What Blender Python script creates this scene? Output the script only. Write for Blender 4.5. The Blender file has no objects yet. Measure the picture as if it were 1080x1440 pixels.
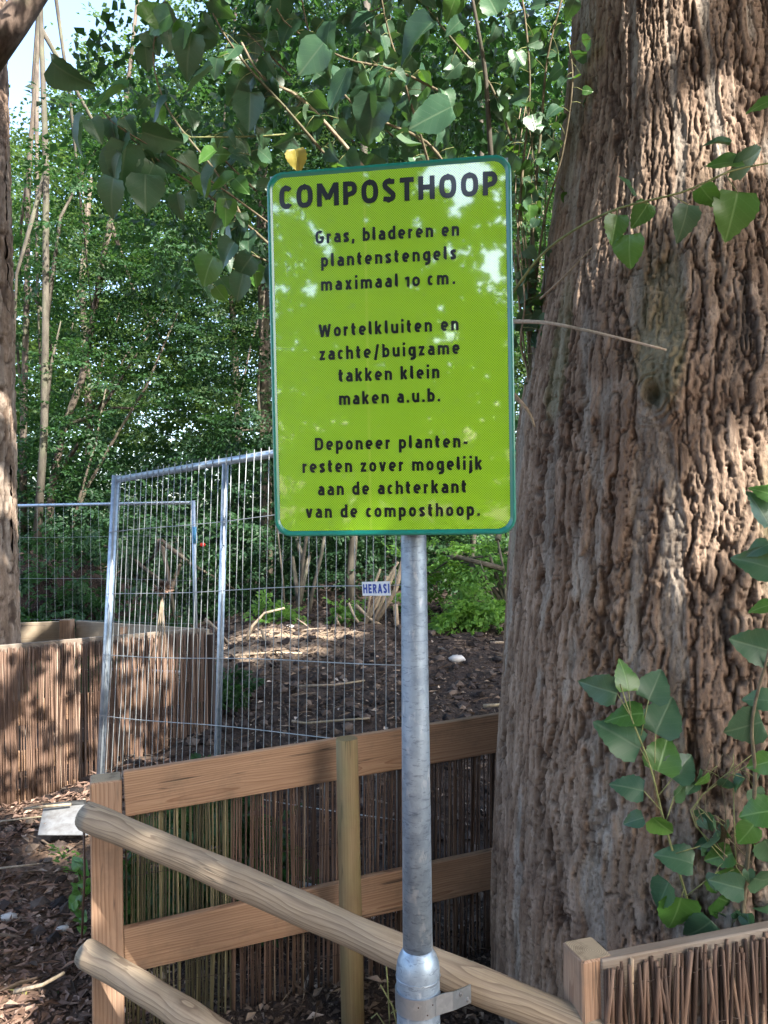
import bpy, math, random
import numpy as np
from mathutils import Vector, Matrix

R = math.radians
random.seed(7)
rng = np.random.default_rng(11)
SC = bpy.context.scene
COL = SC.collection

# ------------------------------------------------------------------ camera
FPX = 1082.0
CAM_LOC = Vector((0, 0, 1.5))
cam_rot = (Matrix.Rotation(R(90 + 1.06), 4, 'X') @ Matrix.Rotation(R(-1.0), 4, 'Z'))
CAM_M = Matrix.Translation(CAM_LOC) @ cam_rot
cd = bpy.data.cameras.new('camera'); cam = bpy.data.objects.new('camera', cd); COL.objects.link(cam)
cam.matrix_world = CAM_M
cd.sensor_fit = 'HORIZONTAL'; cd.sensor_width = 36; cd.lens = 36 * FPX / 1080
cd.clip_start = 0.05; cd.clip_end = 400
SC.camera = cam

# ------------------------------------------------------------------ sky, sun, exposure
SUN = Vector((0.50, -0.56, 0.66)).normalized()         # direction towards the sun: behind the camera, to the right
elev = math.asin(SUN.z); azim = math.atan2(SUN.x, SUN.y)
w = bpy.data.worlds.new('World'); SC.world = w; w.use_nodes = True
wn = w.node_tree.nodes; wl = w.node_tree.links; wn.clear()
sky = wn.new('ShaderNodeTexSky'); sky.sky_type = 'NISHITA'; sky.sun_disc = False
sky.sun_elevation = elev; sky.sun_rotation = azim; sky.air_density = 1.0; sky.dust_density = 3.0
bg = wn.new('ShaderNodeBackground'); bg.inputs[1].default_value = 0.15
wo = wn.new('ShaderNodeOutputWorld'); wl.new(sky.outputs[0], bg.inputs[0]); wl.new(bg.outputs[0], wo.inputs[0])
sd = bpy.data.lights.new('sun', 'SUN'); sd.energy = 3.6; sd.angle = R(0.53); sd.color = (1.0, 0.93, 0.83)
so = bpy.data.objects.new('sun', sd); COL.objects.link(so)
so.rotation_euler = SUN.to_track_quat('Z', 'Y').to_euler()
SC.view_settings.view_transform = 'Standard'; SC.view_settings.look = 'None'
SC.view_settings.exposure = 2.4; SC.view_settings.gamma = 1; SC.view_settings.use_curve_mapping = False
SC.render.engine = 'CYCLES'
SC.cycles.max_bounces = 7; SC.cycles.diffuse_bounces = 4; SC.cycles.transmission_bounces = 4
SC.cycles.use_denoising = True
SC.cycles.sample_clamp_indirect = 6

# ------------------------------------------------------------------ helpers
def P(px, py, D):
    """world point that lies D metres in front of the camera and shows at photograph pixel px, py"""
    return CAM_M @ Vector(((px - 540) / FPX * D, -(py - 720) / FPX * D, -D))

CAM_I = np.array(CAM_M.inverted())
def project(pts):
    q = pts @ CAM_I[:3, :3].T + CAM_I[:3, 3]
    d = -q[:, 2]
    dd = np.where(np.abs(d) < 1e-4, 1e-4, d)
    return 540 + q[:, 0] / dd * FPX, 720 - q[:, 1] / dd * FPX, d

CR = CAM_M.to_3x3()
def fit_sign():
    tgt = np.array([(375, 244), (719, 216), (726, 751), (387, 755)], float)
    D = 1.55
    CRn = np.array(CR)
    def pts(q):
        yaw, pit, rol, w_, h_, cx, cy = q
        M = (CR @ Matrix.Rotation(yaw, 3, 'Y') @ Matrix.Rotation(pit, 3, 'X') @ Matrix.Rotation(rol, 3, 'Z'))
        c = np.array(P(cx, cy, D)); M = np.array(M)
        loc = np.array([(-w_ / 2, h_ / 2, 0), (w_ / 2, h_ / 2, 0), (w_ / 2, -h_ / 2, 0), (-w_ / 2, -h_ / 2, 0)])
        return loc @ M.T + c, M, c
    def res(q):
        p = pts(q)[0]; a, b, _ = project(p); return (np.stack([a, b], -1) - tgt).ravel()
    q = np.array([.05, 0, .03, .49, .76, 552, 490.])
    for it in range(30):
        f0 = res(q); J = np.empty((8, 7))
        for i in range(7):
            dq = q.copy(); e = 1e-4 * max(1, abs(q[i])); dq[i] += e; J[:, i] = (res(dq) - f0) / e
        A = J.T @ J + np.diag([30, 30, 1e-3, 1e-3, 1e-3, 1e-6, 1e-6]); q = q - np.linalg.solve(A, J.T @ f0)
    return q, pts(q)
qs, (cornersS, MS, cS) = fit_sign()
print('sign fit', qs)
Wd, Hd = float(qs[3]), float(qs[4])
SM = Matrix([[*MS[i], cS[i]] for i in range(3)] + [[0, 0, 0, 1]])     # local x right, y up, z towards the camera
SMi = SM.inverted()
def to_sign(px, py):
    """sign-plane coordinates of a photograph pixel"""
    d = (P(px, py, 1.0) - CAM_LOC); o_ = SMi @ CAM_LOC; dl = SMi.to_3x3() @ d
    t = -o_.z / dl.z; return o_ + dl * t


# lines of sight that the glossy sign face reflects out to open sky between the leaves
SN = np.array(SM.to_3x3() @ Vector((0, 0, 1)))
glints = []
for gx, gy, gr in ((628, 238, .034), (655, 262, .030), (672, 240, .028), (600, 250, .022), (640, 292, .020), (700, 275, .014), (700, 305, .012), (692, 365, .024), (696, 385, .018), (632, 352, .016), (606, 364, .014), (425, 300, .012),
                   (440, 318, .014), (455, 335, .017), (460, 352, .013), (437, 405, .016), (512, 312, .012), (462, 302, .008), (588, 312, .012), (622, 430, .011), (586, 440, .008), (640, 455, .010), (660, 350, .008), (480, 225, .01)):
    q_ = np.array(P(gx, gy, 1.0)) - np.array(CAM_LOC); q_ = q_ / np.linalg.norm(q_)
    t_ = ((cS - np.array(CAM_LOC)) @ SN) / (q_ @ SN); p_ = np.array(CAM_LOC) + q_ * t_
    glints.append((p_, q_ - 2 * (q_ @ SN) * SN, gr, t_))
def keep_glint(p):  # drops leaves along these lines so that sky glare lands on the sign
    k = np.ones(len(p), bool)
    for o_, d_, r_, t0_ in glints:
        q = p - o_; t = q @ d_; dist = np.linalg.norm(q - t[:, None] * d_, axis=1)
        k &= ~((t > 0) & (dist < r_ * (1 + t / t0_) + .02))
    return k

def tag(o, label=None, cat=None, group=None, kind=None):
    if label: o['label'] = label
    if cat: o['category'] = cat
    if group: o['group'] = group
    if kind: o['kind'] = kind
    return o

def empty(name, loc=(0, 0, 0), parent=None):
    o = bpy.data.objects.new(name, None); COL.objects.link(o); o.location = loc
    o.empty_display_size = 0.1
    if parent: o.parent = parent
    return o

def place(o, parent):
    """parent a child whose data is in world space"""
    if parent is not None:
        o.parent = parent
        o.matrix_parent_inverse = parent_world(parent).inverted()

def parent_world(p):
    m = p.matrix_basis.copy()
    q = p
    while q.parent is not None:
        m = q.parent.matrix_basis @ q.matrix_parent_inverse @ m
        q = q.parent
    return m

def nmesh(name, V, F, mat=None, parent=None, smooth=False, attrs=None, M=None):
    """object from numpy vertices and faces (n,k) or list of face arrays"""
    V = np.asarray(V, dtype=np.float32)
    me = bpy.data.meshes.new(name)
    Fs = F if isinstance(F, list) else [F]
    Fs = [np.asarray(f, dtype=np.int32) for f in Fs if len(f)]
    nl = sum(f.size for f in Fs); npoly = sum(len(f) for f in Fs)
    me.vertices.add(len(V)); me.vertices.foreach_set('co', V.ravel())
    me.loops.add(nl); me.polygons.add(npoly)
    me.loops.foreach_set('vertex_index', np.concatenate([f.ravel() for f in Fs]))
    tot = np.concatenate([np.full(len(f), f.shape[1], np.int32) for f in Fs])
    st = np.concatenate([[0], np.cumsum(tot)[:-1]]).astype(np.int32)
    me.polygons.foreach_set('loop_start', st)
    me.polygons.foreach_set('use_smooth', np.full(npoly, smooth, bool))
    me.update(calc_edges=True)
    if attrs:
        for k, a in attrs.items():
            at = me.attributes.new(k, 'FLOAT', 'POINT'); at.data.foreach_set('value', np.asarray(a, dtype=np.float32))
    if mat: me.materials.append(mat)
    o = bpy.data.objects.new(name, me); COL.objects.link(o)
    if M is not None: o.matrix_basis = M
    place(o, parent)
    return o

def share(name, src, parent, M):
    o = bpy.data.objects.new(name, src.data); COL.objects.link(o); o.matrix_basis = M
    place(o, parent)
    return o

class MB:
    """collects simple solids into one mesh"""
    def __init__(s): s.v = []; s.f = []; s.t = []; s.n = 0
    def add(s, V, F, tone=0.5):
        V = [tuple(v) for v in V]
        s.v += V; s.f += [tuple(i + s.n for i in f) for f in F]; s.n += len(V); s.t += [tone] * len(V)
    def box(s, c, d, M=None, bev=0.0, tone=0.5):
        x, y, z = d[0] / 2, d[1] / 2, d[2] / 2
        if bev <= 0:
            V = [(a * x, b * y, e * z) for a in (-1, 1) for b in (-1, 1) for e in (-1, 1)]
            F = [(0, 1, 3, 2), (4, 6, 7, 5), (0, 4, 5, 1), (2, 3, 7, 6), (0, 2, 6, 4), (1, 5, 7, 3)]
        else:
            # bevelled along the X axis direction: octagonal section and chamfered ends
            b = bev
            sec = [(-y + b, -z), (y - b, -z), (y, -z + b), (y, z - b), (y - b, z), (-y + b, z), (-y, z - b), (-y, -z + b)]
            V = []
            for (xx, k) in ((-x, b), (-x + b, 0), (x - b, 0), (x, b)):
                for (p, q) in sec:
                    V.append((xx, p - math.copysign(k, p), q - math.copysign(k, q)))
            F = []
            for r in range(3):
                for i in range(8):
                    j = (i + 1) % 8
                    F.append((r * 8 + i, (r + 1) * 8 + i, (r + 1) * 8 + j, r * 8 + j))
            F.append(tuple(range(8))); F.append(tuple(range(31, 23, -1)))
        c = Vector(c)
        V = [Vector(v) + c for v in V]
        if M is not None: V = [M @ v for v in V]
        s.add(V, F, tone)
    def tube(s, pts, rad, n=8, cap=True, tone=0.5):
        pts = [Vector(p) for p in pts]
        if not hasattr(rad, '__len__'): rad = [rad] * len(pts)
        V = []; ref = None
        for i, p in enumerate(pts):
            t = (pts[min(i + 1, len(pts) - 1)] - pts[max(i - 1, 0)]).normalized()
            if ref is None:
                ref = Vector((0, 0, 1)) if abs(t.z) < 0.9 else Vector((1, 0, 0))
            a = t.cross(ref).normalized(); b = t.cross(a).normalized(); ref = a.cross(t)
            for k in range(n):
                an = 2 * math.pi * k / n
                V.append(p + (a * math.cos(an) + b * math.sin(an)) * rad[i])
        F = []
        for i in range(len(pts) - 1):
            for k in range(n):
                j = (k + 1) % n
                F.append((i * n + k, i * n + j, (i + 1) * n + j, (i + 1) * n + k))
        if cap:
            F.append(tuple(range(n - 1, -1, -1))); F.append(tuple(range((len(pts) - 1) * n, len(pts) * n)))
        s.add(V, F, tone)
    def build(s, name, mat, parent=None, smooth=False, M=None, sharp=None):
        me = bpy.data.meshes.new(name); me.from_pydata(s.v, [], s.f)
        me.materials.append(mat)
        at = me.attributes.new('tone', 'FLOAT', 'POINT'); at.data.foreach_set('value', s.t)
        if smooth:
            me.polygons.foreach_set('use_smooth', [len(p.vertices) <= 4 for p in me.polygons])
        me.update()
        o = bpy.data.objects.new(name, me); COL.objects.link(o)
        if M is not None: o.matrix_basis = M
        place(o, parent)
        return o

def frame(p0, p1, up=(0, 0, 1)):
    """matrix at the middle of p0-p1 with X along it and Z near up"""
    p0 = Vector(p0); p1 = Vector(p1)
    x = (p1 - p0).normalized(); y = Vector(up).cross(x).normalized(); z = x.cross(y)
    M = Matrix((x, y, z)).transposed().to_4x4(); M.translation = (p0 + p1) / 2
    return M, (p1 - p0).length

# numpy noise
_T = np.random.default_rng(3).uniform(-1, 1, (512, 512)).astype(np.float32)
def vn(x, y, seed=0):
    x = np.asarray(x, dtype=np.float32) + seed * 17.31; y = np.asarray(y, dtype=np.float32) + seed * 9.77
    ix = np.floor(x).astype(np.int64); iy = np.floor(y).astype(np.int64)
    fx = x - ix; fy = y - iy
    fx = fx * fx * fx * (fx * (fx * 6 - 15) + 10); fy = fy * fy * fy * (fy * (fy * 6 - 15) + 10)
    a = _T[ix % 512, iy % 512]; b = _T[(ix + 1) % 512, iy % 512]
    c = _T[ix % 512, (iy + 1) % 512]; d = _T[(ix + 1) % 512, (iy + 1) % 512]
    return (a * (1 - fx) + b * fx) * (1 - fy) + (c * (1 - fx) + d * fx) * fy
def sstep(a, b, x):
    t = np.clip((x - a) / (b - a), 0, 1); return t * t * (3 - 2 * t)

# ------------------------------------------------------------------ materials
class NT:
    def __init__(s, name):
        s.m = bpy.data.materials.new(name); s.m.use_nodes = True
        s.t = s.m.node_tree; s.t.nodes.clear()
        s.out = s.t.nodes.new('ShaderNodeOutputMaterial')
    def n(s, typ, **kw):
        nd = s.t.nodes.new('ShaderNode' + typ)
        for k, v in kw.items(): setattr(nd, k, v)
        return nd
    def put(s, sock, v):
        if hasattr(v, 'is_output'): s.t.links.new(v, sock)
        else: sock.default_value = v
    def math(s, op, a, b=None, c=None, clamp=False):
        nd = s.n('Math', operation=op); nd.use_clamp = clamp
        s.put(nd.inputs[0], a)
        if b is not None: s.put(nd.inputs[1], b)
        if c is not None: s.put(nd.inputs[2], c)
        return nd.outputs[0]
    def coord(s, which='Object'):
        return s.n('TexCoord').outputs[which]
    def mapping(s, v, scale=(1, 1, 1), loc=(0, 0, 0)):
        nd = s.n('Mapping'); s.put(nd.inputs[0], v); nd.inputs['Scale'].default_value = scale
        s.put(nd.inputs['Location'], loc)
        return nd.outputs[0]
    def noise(s, v, scale=5, detail=4, rough=0.55, dist=0, out='Fac'):
        nd = s.n('TexNoise'); s.put(nd.inputs['Vector'], v); nd.inputs['Scale'].default_value = scale
        nd.inputs['Detail'].default_value = detail; nd.inputs['Roughness'].default_value = rough
        nd.inputs['Distortion'].default_value = dist
        return nd.outputs[out]
    def voro(s, v, scale=5, out='Distance', feature='F1', rnd=1.0):
        nd = s.n('TexVoronoi', feature=feature); s.put(nd.inputs['Vector'], v); nd.inputs['Scale'].default_value = scale
        nd.inputs['Randomness'].default_value = rnd
        return nd.outputs[out]
    def ramp(s, f, stops, interp='LINEAR'):
        nd = s.n('ValToRGB'); s.put(nd.inputs[0], f); cr = nd.color_ramp; cr.interpolation = interp
        while len(cr.elements) < len(stops): cr.elements.new(0.5)
        for e, (p, c) in zip(cr.elements, stops):
            e.position = p; e.color = (c[0], c[1], c[2], 1) if hasattr(c, '__len__') else (c, c, c, 1)
        return nd.outputs[0]
    def mix(s, f, a, b, mode='MIX'):
        nd = s.n('Mix', data_type='RGBA', blend_type=mode)
        s.put(nd.inputs[0], f)
        for i, v in ((6, a), (7, b)):
            if not hasattr(v, 'is_output'): v = (v[0], v[1], v[2], 1)
            s.put(nd.inputs[i], v)
        return nd.outputs[2]
    def attr(s, name): 
        nd = s.n('Attribute'); nd.attribute_name = name; return nd.outputs['Fac']
    def bump(s, h, strength=0.5, dist=0.01, nrm=None):
        nd = s.n('Bump'); nd.inputs['Strength'].default_value = strength; nd.inputs['Distance'].default_value = dist
        s.put(nd.inputs['Height'], h)
        if nrm is not None: s.put(nd.inputs['Normal'], nrm)
        return nd.outputs[0]
    def bsdf(s, color, rough=0.7, metal=0.0, normal=None, coat=0.0, spec=0.5, coat_rough=0.1, coat_ior=1.5, final=True):
        nd = s.n('BsdfPrincipled')
        s.put(nd.inputs['Base Color'], color if hasattr(color, 'is_output') else (color[0], color[1], color[2], 1))
        s.put(nd.inputs['Roughness'], rough); s.put(nd.inputs['Metallic'], metal)
        nd.inputs['Specular IOR Level'].default_value = spec
        nd.inputs['Coat Weight'].default_value = coat; nd.inputs['Coat IOR'].default_value = coat_ior; nd.inputs['Coat Roughness'].default_value = coat_rough
        if normal is not None: s.put(nd.inputs['Normal'], normal)
        if final: s.t.links.new(nd.outputs[0], s.out.inputs[0])
        return nd
    def leafy(s, color, tcolor, rough=0.5, trans=0.35, normal=None, spec=0.5):
        b = s.bsdf(color, rough, normal=normal, spec=spec, final=False)
        t = s.n('BsdfTranslucent'); s.put(t.inputs[0], tcolor if hasattr(tcolor, 'is_output') else (*tcolor, 1))
        m = s.n('MixShader'); m.inputs[0].default_value = trans
        s.t.links.new(b.outputs[0], m.inputs[1]); s.t.links.new(t.outputs[0], m.inputs[2])
        s.t.links.new(m.outputs[0], s.out.inputs[0])

def wood_mat(name, light, dark, knot, ring=0.006, weather=0.0, warp=0.012, green=0.0, seedscale=1.0, rough=0.7, line=0.85, kscale=(3.0, 0.3, 7.0), grey=(0.30, 0.27, 0.24)):
    """sawn or turned timber; local X runs along the grain"""
    m = NT(name)
    oi = m.n('ObjectInfo')
    co = m.coord('Object')
    off = m.n('CombineXYZ'); m.put(off.inputs[0], m.math('MULTIPLY', oi.outputs['Random'], 37.0)); 
    v = m.n('VectorMath', operation='ADD'); m.put(v.inputs[0], co); m.put(v.inputs[1], off.outputs[0])
    v = v.outputs[0]
    sep = m.n('SeparateXYZ'); m.put(sep.inputs[0], v)
    # knots: sparse cells in a stretched space
    kv = m.mapping(v, scale=kscale)
    kd = m.voro(kv, 1.0)
    kn = m.noise(kv, 4.0, 2)
    kd2 = m.math('ADD', kd, m.math('MULTIPLY', m.math('SUBTRACT', kn, 0.5), 0.12))
    kbulge = m.math('SUBTRACT', 1.0, m.math('MULTIPLY', kd2, 2.6), clamp=True)
    kbulge = m.math('POWER', kbulge, 2.0)
    n1 = m.noise(m.mapping(v, scale=(2.2, 10, 10)), 1.0, 3, 0.5)
    n2 = m.noise(m.mapping(v, scale=(7, 40, 40)), 1.0, 3, 0.6)
    zoff = m.math('ADD', sep.outputs[2], 0.04)
    r = m.math('SQRT', m.math('ADD', m.math('MULTIPLY', sep.outputs[1], sep.outputs[1]), m.math('MULTIPLY', zoff, zoff)))
    r = m.math('ADD', r, m.math('MULTIPLY', n1, warp * 2.2))
    r = m.math('ADD', r, m.math('MULTIPLY', n2, 0.0035))
    r = m.math('ADD', r, m.math('MULTIPLY', kbulge, 0.016))
    ph = m.math('FRACT', m.math('DIVIDE', r, ring))
    ringv = m.ramp(ph, [(0.0, 0.0), (0.5, 0.10), (0.80, 0.55), (0.90, 1.0), (0.97, 0.9), (1.0, 0.0)])
    fine = m.noise(m.mapping(v, scale=(6, 260, 260)), 1.0, 4, 0.6)
    big = m.noise(m.mapping(v, scale=(1.3, 5, 5)), 1.0, 3, 0.5)
    base = m.mix(big, light, [c * 0.78 for c in light])
    c = m.mix(m.math('MULTIPLY', ringv, line), base, dark)
    c = m.mix(m.math('MULTIPLY', m.math('SUBTRACT', fine, 0.35, clamp=True), 1.6), c, [x * 0.8 for x in dark])
    kcore = m.ramp(kd2, [(0.0, 1.0), (0.055, 0.85), (0.085, 1.0), (0.10, 0.35), (0.16, 0.0)])
    c = m.mix(m.math('MULTIPLY', kcore, 0.85), c, knot)
    crk = m.noise(m.mapping(v, scale=(1.6, 55, 55)), 1.0, 2, 0.5)
    crf = m.ramp(m.math('ABSOLUTE', m.math('SUBTRACT', crk, 0.5)), [(0.0, 1.0), (0.010, 0.8), (0.02, 0.0)])
    crm = m.ramp(m.noise(m.mapping(v, scale=(3, 20, 20), loc=(5, 2, 1)), 1.0, 2), [(0.55, 0), (0.62, 1)])
    crf = m.math('MULTIPLY', crf, crm)
    c = m.mix(m.math('MULTIPLY', crf, 0.85), c, (0.035, 0.025, 0.02))
    dirt = m.noise(v, 9, 5, 0.65)
    c = m.mix(m.ramp(dirt, [(0.52, 0), (0.72, 0.45)]), c, (0.11, 0.085, 0.06))
    if weather:
        wn_ = m.noise(m.mapping(v, scale=(3, 14, 14)), 1.0, 4, 0.6)
        c = m.mix(m.math('MULTIPLY', m.ramp(wn_, [(0.35, 0.2), (0.65, 1.0)]), weather), c, grey)
    if green:
        gn = m.noise(m.mapping(v, scale=(4, 8, 8)), 1.0, 3)
        c = m.mix(m.math('MULTIPLY', m.ramp(gn, [(0.45, 0), (0.7, 1)]), green), c, (0.16, 0.17, 0.07))
    h = m.math('ADD', m.math('MULTIPLY', ringv, -0.6), m.math('MULTIPLY', fine, 0.6))
    h = m.math('SUBTRACT', h, m.math('MULTIPLY', kcore, 0.4)); h = m.math('SUBTRACT', h, m.math('MULTIPLY', crf, 1.5))
    m.bsdf(c, rough, normal=m.bump(h, 0.35, 0.0016), spec=0.3)
    return m.m

M_board = wood_mat('fir_board', (0.42, 0.275, 0.175), (0.22, 0.115, 0.065), (0.13, 0.055, 0.028), ring=0.007, warp=0.014)
M_post = wood_mat('fir_post', (0.43, 0.275, 0.175), (0.22, 0.115, 0.065), (0.15, 0.06, 0.03), ring=0.008, warp=0.010, weather=0.18)
M_log = wood_mat('weathered_log', (0.38, 0.30, 0.20), (0.14, 0.095, 0.06), (0.17, 0.12, 0.08), ring=0.0075, warp=0.020, weather=0.35, line=1.0, kscale=(3.0, 5.0, 5.0), grey=(0.34, 0.30, 0.25))
M_roundpost = wood_mat('greenish_round_post', (0.26, 0.195, 0.105), (0.15, 0.10, 0.05), (0.13, 0.08, 0.04), ring=0.006, warp=0.006, green=0.4, line=0.35)
M_old = wood_mat('old_rail', (0.23, 0.185, 0.145), (0.14, 0.10, 0.07), (0.15, 0.1, 0.06), ring=0.007, weather=0.5, grey=(0.27, 0.25, 0.22))

M_pale = wood_mat('pale_board', (0.46, 0.37, 0.26), (0.30, 0.22, 0.14), (0.2, 0.13, 0.08), ring=0.007, weather=0.3, grey=(0.42, 0.39, 0.34))
# end grain (sawn ends)
def endgrain():
    m = NT('end_grain'); v = m.coord('Object')
    d = m.n('VectorMath', operation='LENGTH'); mp = m.mapping(v, (0, 1, 1), (0, 0.01, 0.008)); m.put(d.inputs[0], mp)
    r = m.math('ADD', d.outputs['Value'], m.math('MULTIPLY', m.noise(v, 18, 3), 0.006))
    ph = m.math('FRACT', m.math('DIVIDE', r, 0.0045))
    c = m.mix(m.ramp(ph, [(0, 0), (0.8, 0.8), (1, 0)]), (0.40, 0.33, 0.23), (0.22, 0.16, 0.10))
    c = m.mix(m.ramp(m.noise(v, 30, 4), [(0.5, 0), (0.7, 0.7)]), c, (0.16, 0.12, 0.08))
    m.bsdf(c, 0.85, spec=0.2)
    return m.m
M_end = endgrain()

def bark_mat():
    m = NT('poplar_bark'); v = m.coord('Object')
    st = m.attr('streak'); cr = m.attr('crevice'); mo = m.attr('moss')
    nz = m.noise(m.mapping(v, (1, 1, 0.28)), 26, 6, 0.62)
    nf = m.noise(m.mapping(v, (1, 1, 0.5)), 150, 4, 0.6)
    nb = m.noise(m.mapping(v, (1, 1, 0.35)), 3.2, 4, 0.55)
    c1 = m.ramp(nz, [(0.34, (0.125, 0.090, 0.066)), (0.50, (0.240, 0.180, 0.135)), (0.66, (0.41, 0.325, 0.255))])
    c1 = m.mix(m.ramp(nb, [(0.35, 0.0), (0.65, 0.6)]), c1, (0.235, 0.160, 0.115))
    c2 = m.ramp(nz, [(0.3, (0.16, 0.13, 0.105)), (0.7, (0.37, 0.325, 0.275))])
    c = m.mix(st, c1, c2)
    c = m.mix(m.math('MULTIPLY', cr, 0.88), c, (0.050, 0.032, 0.024))
    c = m.mix(m.math('MULTIPLY', mo, 0.55), c, (0.16, 0.17, 0.085))
    c = m.mix(m.math('MULTIPLY', m.attr('soot'), 0.85), c, (0.045, 0.042, 0.04))
    vd = m.voro(m.mapping(v, (1, 1, 0.45)), 130)
    h = m.math('ADD', m.math('MULTIPLY', nz, 1.0), m.math('ADD', m.math('MULTIPLY', nf, 0.55), m.math('MULTIPLY', vd, .35)))
    c = m.mix(m.ramp(nf, [(0.30, 0.55), (0.45, 0.0)]), c, (0.07, 0.045, 0.033))
    m.bsdf(c, 0.9, normal=m.bump(h, 0.8, 0.0055), spec=0.2)
    return m.m
M_bark = bark_mat()

def simple_bark(name, a, b, sc=20, stretch=0.25):
    m = NT(name); v = m.coord('Object')
    nz = m.noise(m.mapping(v, (1, 1, stretch)), sc, 5, 0.6)
    patch = m.noise(m.mapping(v, (1, 1, 0.7)), 5, 3)
    c = m.mix(m.ramp(nz, [(0.35, 0), (0.65, 1)]), a, b)
    c = m.mix(m.ramp(patch, [(0.5, 0), (0.7, 0.45)]), c, (0.13, 0.15, 0.09))
    m.bsdf(c, 0.85, normal=m.bump(nz, 0.5, 0.01), spec=0.2)
    return m.m
M_bark_pale = simple_bark('pale_grey_bark', (0.052, 0.047, 0.038), (0.105, 0.095, 0.076))
M_bark_dark = simple_bark('dark_bark', (0.055, 0.045, 0.036), (0.12, 0.10, 0.08))
M_bark_left = simple_bark('reddish_bark', (0.075, 0.055, 0.044), (0.17, 0.125, 0.10), 30, 0.2)
M_twig = simple_bark('twig_bark', (0.10, 0.085, 0.055), (0.20, 0.165, 0.11), 60, 0.5)
M_deadtwig = simple_bark('dead_twig', (0.22, 0.17, 0.12), (0.38, 0.31, 0.23), 60, 0.5)

M_paletwig = simple_bark('pale_dead_twig', (0.36, 0.29, 0.22), (0.55, 0.46, 0.37), 60, 0.5)
def cloud_leaf_mat(name, dark, light, tl, trans=0.4, rough=0.5):
    m = NT(name); t = m.attr('tone')
    c = m.mix(t, dark, light)
    tc = m.mix(t, [x * 0.8 for x in tl], tl)
    m.leafy(c, tc, rough, trans, spec=0.3)
    return m.m
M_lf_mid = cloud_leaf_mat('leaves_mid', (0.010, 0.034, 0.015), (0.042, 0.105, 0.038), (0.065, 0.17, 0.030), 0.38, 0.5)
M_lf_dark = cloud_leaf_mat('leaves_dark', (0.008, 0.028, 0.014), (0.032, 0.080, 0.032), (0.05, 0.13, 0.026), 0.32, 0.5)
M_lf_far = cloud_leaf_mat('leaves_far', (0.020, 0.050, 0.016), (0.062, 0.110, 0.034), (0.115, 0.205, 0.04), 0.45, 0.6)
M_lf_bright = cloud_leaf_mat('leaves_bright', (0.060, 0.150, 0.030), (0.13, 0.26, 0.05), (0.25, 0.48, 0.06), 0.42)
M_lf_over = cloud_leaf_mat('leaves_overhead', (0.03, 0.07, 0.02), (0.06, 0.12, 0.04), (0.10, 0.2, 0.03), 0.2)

def big_leaf_mat(name, top, vein, tl, rough=0.33, trans=0.22, holes=False):
    m = NT(name)
    uv = m.n('UVMap').outputs[0]; sep = m.n('SeparateXYZ'); m.put(sep.inputs[0], uv)
    u = m.math('ABSOLUTE', m.math('SUBTRACT', sep.outputs[0], 0.5)); vv = sep.outputs[1]
    mid = m.ramp(u, [(0.0, 1.0), (0.012, 0.8), (0.03, 0.0)])
    sv = m.math('FRACT', m.math('MULTIPLY', m.math('SUBTRACT', vv, m.math('MULTIPLY', u, 0.75)), 6.0))
    side = m.ramp(m.math('ABSOLUTE', m.math('SUBTRACT', sv, 0.5)), [(0.0, 0.75), (0.035, 0.45), (0.09, 0.0)])
    vf = m.math('MAXIMUM', mid, m.math('MULTIPLY', side, 0.35))
    oi = m.n('ObjectInfo').outputs['Random']
    ob = m.coord('Object')
    nz = m.noise(ob, 60, 3)
    c = m.mix(oi, [x * 0.75 for x in top], [top[0] * 1.35, top[1] * 1.2, top[2] * 1.0])
    c = m.mix(m.ramp(nz, [(0.4, 0), (0.75, 0.35)]), c, [x * 1.5 for x in top])
    sp = m.ramp(m.noise(ob, 110, 2), [(0.70, 0), (0.74, 1)])
    c = m.mix(m.math('MULTIPLY', vf, 0.7), c, vein)
    c = m.mix(m.math('MULTIPLY', sp, 0.6), c, (0.14, 0.11, 0.05))
    edge = m.ramp(m.math('ADD', u, m.math('MULTIPLY', m.noise(ob, 25, 2), 0.25)), [(0.57, 0), (0.64, 1)])
    c = m.mix(m.math('MULTIPLY', edge, m.math('GREATER_THAN', m.math('FRACT', m.math('MULTIPLY', oi, 7.0)), 0.6)), c, (0.16, 0.12, 0.05))
    geo = m.n('NewGeometry').outputs['Backfacing']
    c = m.mix(geo, c, m.mix(0.35, c, (0.20, 0.28, 0.17)))
    h = m.math('ADD', m.math('MULTIPLY', vf, -1.0), m.math('MULTIPLY', nz, 0.3))
    m.leafy(c, tl, rough, trans, normal=m.bump(h, 0.35, 0.0015))
    return m.m
M_leaf = big_leaf_mat('poplar_leaf', (0.045, 0.112, 0.066), (0.13, 0.20, 0.12), (0.07, 0.17, 0.025), rough=0.40)
M_leaf_b = big_leaf_mat('poplar_leaf_fresh', (0.055, 0.15, 0.035), (0.18, 0.32, 0.11), (0.18, 0.40, 0.04))
M_leaf_y = big_leaf_mat('poplar_leaf_yellow', (0.30, 0.27, 0.06), (0.35, 0.33, 0.12), (0.3, 0.28, 0.04))
M_stem_g = simple_bark('green_stem', (0.15, 0.17, 0.07), (0.28, 0.30, 0.13), 60, 0.5)

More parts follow.
